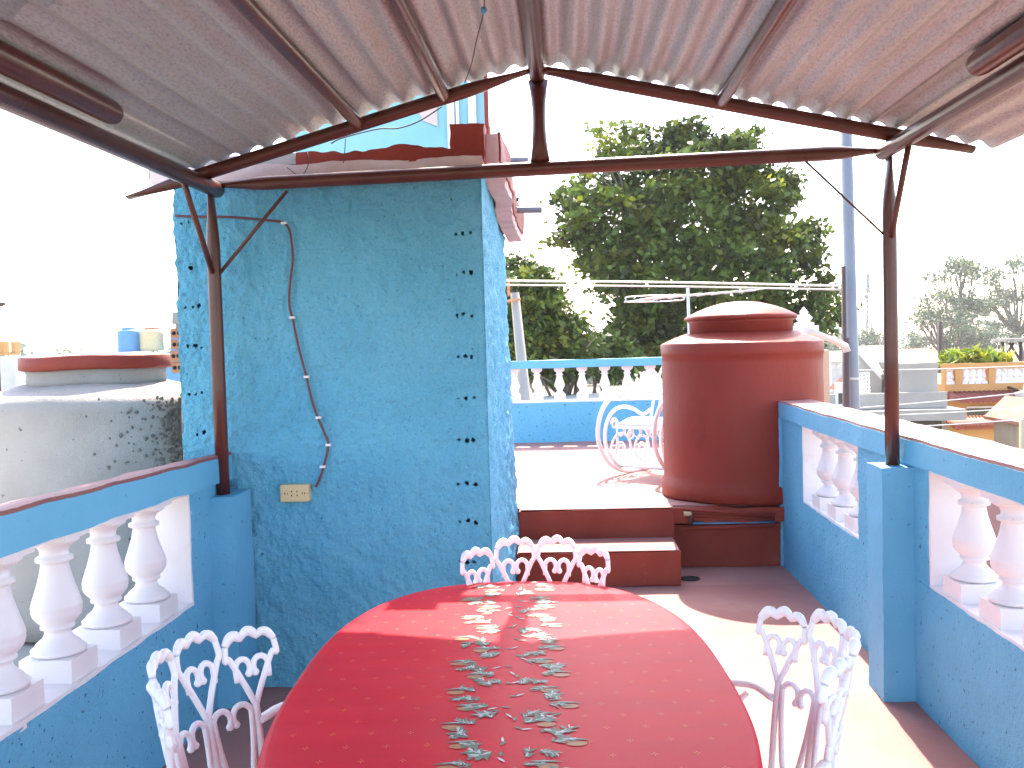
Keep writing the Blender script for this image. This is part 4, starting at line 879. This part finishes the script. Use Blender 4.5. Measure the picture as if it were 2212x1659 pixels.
# ---------------------------------------------------------------- houses on the right
gh = thing('grey_house', 'unpainted grey concrete house with a sloping stair roof on the right', 'house', (at(1900, 850, 16).x, 17, -4.5))
def X(px_, Y): return at(px_, 800, Y).x
def Z(py_, Y, px_=1950): return at(px_, py_, Y).z
Y = 16.0
b = MB(); b.roughbox((X(1780, Y), Y, -4.5), (X(2042, Y), Y + 5, Z(905, Y)), .4, wobble(.01, 2)); b.build('wall', M_GREYC, gh)
b = MB(); b.roughbox((X(1775, Y), Y - .45, Z(905, Y)), (X(2062, Y), Y + 5.1, Z(882, Y)), .3, wobble(.01, 2)); b.build('slab', M_GREYC, gh)
b = MB(); b.roughbox((X(1778, Y), Y - .1, Z(881, Y)), (X(2041, Y), Y + .08, Z(848, Y)), .2, wobble(.01, 2)); b.build('parapet', M_GREYC, gh)
b = MB(); b.roughbox((X(1962, Y), Y + .3, Z(880, Y)), (X(2041, Y), Y + 3, Z(786, Y)), .2, wobble(.012, 2)); b.build('roof_room', M_GREYC, gh)
n0, n1, f1, f0 = at(1849, 748, Y + .9), at(1903, 809, Y + .9), at(1965, 803, Y + 3.4), at(1914, 745, Y + 3.4)
dn_ = Vector((0, 0, -.09)); zf = Z(852, Y)
b = MB(); b.add([n0, n1, f1, f0, n0 + dn_, n1 + dn_, f1 + dn_, f0 + dn_], [(0,1,2,3), (7,6,5,4), (0,4,5,1), (1,5,6,2), (2,6,7,3), (3,7,4,0)]); b.build('sloping_slab', M_PALEROOF, gh)
b = MB(); k_ = [n0 + dn_*1.04, n1 + dn_*1.04, f1 + dn_*1.04, f0 + dn_*1.04]; k_ = [q + Vector((.02, .04, 0)) for q in k_[:2]] + [q - Vector((.02, .04, 0)) for q in k_[2:]]
g_ = [Vector((q.x, q.y, zf - .3)) for q in k_]
b.add(k_ + g_, [(0,1,2,3), (7,6,5,4), (0,4,5,1), (1,5,6,2), (2,6,7,3), (3,7,4,0)]); b.build('stair_wall', M_GREYC, gh)
b = MB(); b.box((X(1880, Y), Y - .02, Z(960, Y)), (X(2032, Y), Y - .004, Z(908, Y))); b.build('garage_shade_panel', M_GLASS, gh)  # flat dark panel, shade of the garage recess given as colour
b = MB(); b.box((X(1800, Y), Y - .11, Z(872, Y)), (X(1826, Y), Y - .06, Z(822, Y))); b.build('white_niche', M_WHITE, gh)
b = MB(); b.box((X(1806, Y), Y - .13, Z(868, Y)), (X(1820, Y), Y - .112, Z(845, Y))); b.build('niche_opening', M_GLASS, gh)
for k, (xa, xb, ya, yb) in enumerate(((1858, 1897, 845, 806), (1944, 1963, 840, 812))):
    t = thing('lattice_chair', ['white lattice garden chair on the terrace of the grey house', 'white lattice garden chair partly behind the right post on the grey house'][k], 'chair', (X((xa+xb)/2, Y), Y + .4, Z(846, Y)), group='lattice chairs on the grey house')
    b = MB(); x0, x1, z0, z1 = X(xa, Y), X(xb, Y), Z(ya, Y), Z(yb, Y)
    for q in range(6):
        s = q/5; b.loft([(x0 + (x1-x0)*s*.9, Y + .4, z0), (x0 + (x1-x0)*(.1 + .9*s), Y + .5, z1 - (1-s)*.08)], .016, sides=6); b.loft([(x0, Y + .4 + .1*s, z0 + (z1-z0)*s*.85), (x1, Y + .4 + .1*s, z0 + (z1-z0)*s)], .016, sides=6)
    b.build('backrest', M_CHAIR, t); b = MB(); b.box((x0, Y + .42, z0 - .05), (x1, Y + .8, z0 - .02)); b.build('seat', M_CHAIR, t)
    for dx in (0, x1-x0-.03):
        for dy in (.42, .78): b = MB(); b.box((x0+dx, Y + dy - .02, Z(880, Y)), (x0+dx+.03, Y + dy + .02, z0 - .05)); b.build('leg', M_CHAIR, t)
Y = 22.0
oh = thing('orange_house', 'orange house with white balusters and a maroon tiled awning at the right edge', 'house', (X(2150, Y), 24, -4.5))
zo = lambda p: Z(p, Y, 2120)
ops = ((2044, 2064), (2079, 2136), (2150, 2240))
xs = [X(2040, Y)] + [X(q, Y) for o_ in ops for q in o_] + [X(2330, Y)]
b = MB(); b.box((xs[0], Y, -4.5), (xs[-1], Y + 6, zo(829))); b.build('wall', M_ORANGE, oh)
b = MB(); b.box((xs[0], Y - .02, zo(796)), (xs[-1], Y + .22, zo(784))); b.build('parapet_rail', M_ORANGE, oh)
for k in range(0, len(xs), 2): b = MB(); b.box((xs[k], Y, zo(829)), (xs[k+1], Y + .2, zo(796))); b.build('parapet_pier', M_ORANGE, oh)
OB = baluster_mesh(zo(796) - zo(829), .062)
for (a, c) in ops:
    n_ = max(2, round((X(c, Y) - X(a, Y)) / .13))
    for q in range(n_): inst('baluster', OB, oh, (X(a, Y) + (q + .5)*(X(c, Y) - X(a, Y))/n_, Y + .1, zo(829)))
b = MB()
ntl = 24; x0, x1 = X(2046, Y), X(2300, Y)
tile_aw = MB(); tile_aw.prism([(Y - .7, zo(862)), (Y + .0, zo(850)), (Y, zo(862) )], 'x', x0, x1); tile_aw.build('awning', M_MAROON, oh)
TL = MB(); TL.loft([(0, -.72, zo(860) - zo(850)), (0, 0, .02)], .055, sides=8); TLm = TL.mesh('tile', M_MAROON)
for q in range(ntl): inst('tile', TLm, oh, (x0 + (q + .5)*(x1-x0)/ntl, Y, zo(850)))
for (a, c) in ((2053, 2076), (2089, 2103), (2106, 2126), (2129, 2146)):
    b = MB(); b.box((X(a, Y), Y - .03, zo(897)), (X(c, Y), Y - .003, zo(880))); b.build('window', M_GLASS, oh)
b = MB(); b.box((X(2086, Y), Y - .045, zo(881)), (X(2150, Y), Y - .032, zo(877))); b.build('lintel', M_WHITE, oh)
lt = thing('lantern', 'white wall lantern on the orange house', 'lantern', (X(2178, Y), Y - .4, zo(860)))
b = MB(); b.lathe([(.02,zo(868)),(.16,zo(860)),(.22,zo(846)),(.05,zo(840)),(.03,zo(828))], (X(2178, Y), Y - .8, 0), 10); b.build('shade', M_PALEWIRE, lt)
b = MB(); b.loft([(X(2178, Y), Y - .8, zo(845)), (X(2178, Y), Y, zo(838))], .03, sides=6); b.build('arm', M_DKPIPE, lt)
for k, (px_, py_, n_, s_) in enumerate(((2062, 778, 260, .28), (2110, 774, 240, .3), (2140, 776, 220, .34))):
    t = thing('roof_plant', ['leafy potted plant at the left end of the orange parapet', 'tall leafy plant in the middle of the orange parapet', 'bright green spiky plant right of the others on the orange parapet'][k], 'plant', (X(px_, Y), Y + .4, zo(786)), group='plants on the orange house')
    c = at(px_, py_, Y + .4); leaf_cloud([(c.x, c.y, c.z, .32, .2, .14)], n_, s_, M_LIME, 'leaves', t, spread=.1, aspect=.22, clump=10, flat=.2, yellow=.3)
    b = MB(); b.lathe([(.14, zo(790)), (.18, zo(784))], (X(px_, Y), Y + .4, 0), 12); b.build('pot', M_TILE, t)
Y = 17.0
yw = thing('yellow_wall', 'yellow wall topped with clay tiles in front of the orange house', 'wall', (X(2120, Y), Y, -4.5))
zy = lambda p: Z(p, Y, 2120)
b = MB(); b.box((X(2046, Y), Y, -4.5), (X(2186, Y), Y + .3, zy(916))); b.build('wall_body', M_YELLOW, yw)
YT = MB(); YT.loft([(0, -.25, -.06), (0, .12, .06)], .05, sides=8); YTm = YT.mesh('tile', M_TILE); YT2 = MB(); YT2.loft([(0, -.1, .06), (0, .55, -.03)], .05, sides=8); YTm2 = YT2.mesh('tile', M_TILE)
for q in range(18):
    xx = X(2050, Y) + (q + .5)*(X(2186, Y) - X(2050, Y))/18
    inst('tile', YTm, yw, (xx, Y, zy(912))); inst('tile', YTm2, yw, (xx + .03, Y + .15, zy(912)))
bh = thing('brown_hut', 'brown hut with a clay tile roof at the right edge below the orange house', 'hut', (X(2230, 15), 16, -4.5))
b = MB(); b.box((X(2196, 15), 15, -4.5), (X(2330, 15), 15.8, Z(905, 15, 2200))); b.build('wall', M_TANWALL, bh)
b = MB(); b.prism([(X(2180, 15), Z(908, 15, 2200)), (X(2230, 15), Z(862, 15, 2200)), (X(2340, 15), Z(905, 15, 2200)), (X(2340, 15), Z(915, 15, 2200)), (X(2180, 15), Z(915, 15, 2200))], 'y', 14.7, 15.9); b.build('roof', M_TILE, bh)
b = MB(); b.loft([(X(2190, 15), 14.7, -4.5), (X(2188, 15), 14.7, Z(905, 15, 2200))], .05, sides=8); b.build('post', M_TANWALL, bh)
bp_ = thing('brown_post', 'thin dark utility post standing before the far trees on the right', 'post', (at(2030, 760, 40).x, 40, -4.5))
b = MB(); b.loft([(at(2031,760,40).x, 40, -4.5), (at(2030,690,40).x, 40, at(2030, 695, 40).z)], [.13, .09], sides=8); b.build('shaft', M_DKPIPE, bp_)
ob = thing('water_stand', 'rusty steel stand with a flat top on the roofs at the right edge', 'stand', (at(2190, 760, 30).x, 30, -4.5))
for x in (2166, 2205):
    b = MB(); b.loft([(at(x,760,30).x, 30, -4.5), (at(x,760,30).x, 30, at(x, 738, 30).z)], .05, sides=6); b.build('leg', M_DKPIPE, ob)
b = MB(); b.loft([at(2166,780,30), at(2190,740,30)], .04, sides=6); b.loft([at(2205,780,30), at(2180,740,30)], .04, sides=6); b.build('brace', M_DKPIPE, ob)
b = MB(); p, q = at(2160,738,30), at(2215,734,30); b.box((p.x, 29.6, p.z), (q.x, 30.6, q.z + .05)); b.build('platform', M_WOODP, ob)

# ---------------------------------------------------------------- far things on the left
lh = thing('blue_house', 'blue walled house carrying two rooftop tanks beyond the concrete tank', 'house', (at(330, 760, 40).x, 42, -4.5))
b = MB(); b.box((at(250, 760, 40).x, 40, -4.5), (at(345, 760, 40).x, 46, at(300, 764, 40).z)); b.box((at(345.5, 760, 40).x, 39.9, -4.5), (at(420, 760, 40).x, 46, at(380, 758, 40).z)); b.build('wall', M_TANKBLUE, lh)
b = MB(); b.box((at(356, 760, 40).x, 40.6, at(380, 758, 40).z), (at(400, 760, 40).x, 43, at(380, 712, 40).z)); b.build('roof_room', M_TANKBLUE, lh)
for k, (xa, xb, ya, yb, m_, lb) in enumerate(((257, 301, 760, 706, M_TANKBLUE, 'blue rooftop water tank on the far house at the left'), (306, 352, 758, 706, M_TANPL, 'tan rooftop water tank next to the blue one at the left'))):
    p, q = at(xa, ya, 41), at(xb, yb, 41); c = ((p.x+q.x)/2, 41, p.z - .02); r_ = (q.x-p.x)/2; h_ = q.z - p.z
    t = thing('rooftop_tank', lb, 'water tank', c, group='rooftop tanks on the left')
    b = MB(); b.lathe([(r_,0),(r_*1.01,h_*.1),(r_,h_*.2),(r_,h_*.78),(r_*.98,h_*.84),(r_*.8,h_*.90),(r_*.62,h_*.92)], c, 28); b.build('tank_body', m_, t)
    b = MB(); b.lathe([(r_*.62,h_*.915),(r_*.66,h_*.95),(r_*.6,h_),(0,h_*1.03)], c, 24); b.build('lid', m_ if k == 0 else M_TILE, t)
tw = thing('tan_arch', 'small tan open arch frame at the far left edge on the skyline', 'arch', tuple(at(10, 760, 40)))
for (xa, xb, ya, yb) in ((-6, 8, 762, 737), (24, 32, 762, 738), (-6, 32, 768, 760)):
    p, q = at(xa, ya, 40), at(xb, yb, 40); b = MB(); b.box((p.x, 40, p.z), (q.x, 40.4, q.z)); b.build('pillar' if ya < 765 else 'sill', M_ORANGE, tw)
p, q = at(-30, 800, 40), at(34, 768.5, 40); b = MB(); b.box((p.x, 39.9, -4.5), (q.x, 43, q.z)); b.build('base_wall', M_PALEROOF, tw)
sl_ = thing('street_lamp', 'dark curved street lamp arm poking in at the left edge', 'street lamp', tuple(at(-12, 770, 20)))
b = MB(); b.loft(smooth_path([(at(-8,700,20).x, 20, -4.5), (at(-8,700,20).x, 20, at(0,690,20).z), at(-6,668,20), at(2,657,20), at(8,656,20)], 6), .035, sides=8); b.build('arm', M_DKPIPE, sl_)
b = MB(); b.loft([at(1,658,20), at(11,656,20)], [.05,.03], sides=8); b.build('lamp_head', M_DKPIPE, sl_)

# ================================================================== AIR
hz = bpy.data.materials.new('air'); hz.use_nodes = True; t = hz.node_tree; t.nodes.clear()
pv = t.nodes.new('ShaderNodeVolumePrincipled'); pv.inputs['Color'].default_value = (0.93, 0.96, 1.0, 1); pv.inputs['Density'].default_value = 0.0006; pv.inputs['Anisotropy'].default_value = 0.3
mo = t.nodes.new('ShaderNodeOutputMaterial'); t.links.new(pv.outputs[0], mo.inputs['Volume'])
b = MB(); b.box((-950, -350, -5.7), (950, 1550, 14.5)); o = b.build('haze', hz); o['kind'] = 'stuff'; o['label'] = 'thin pale haze in the air over the town'; o['category'] = 'haze'
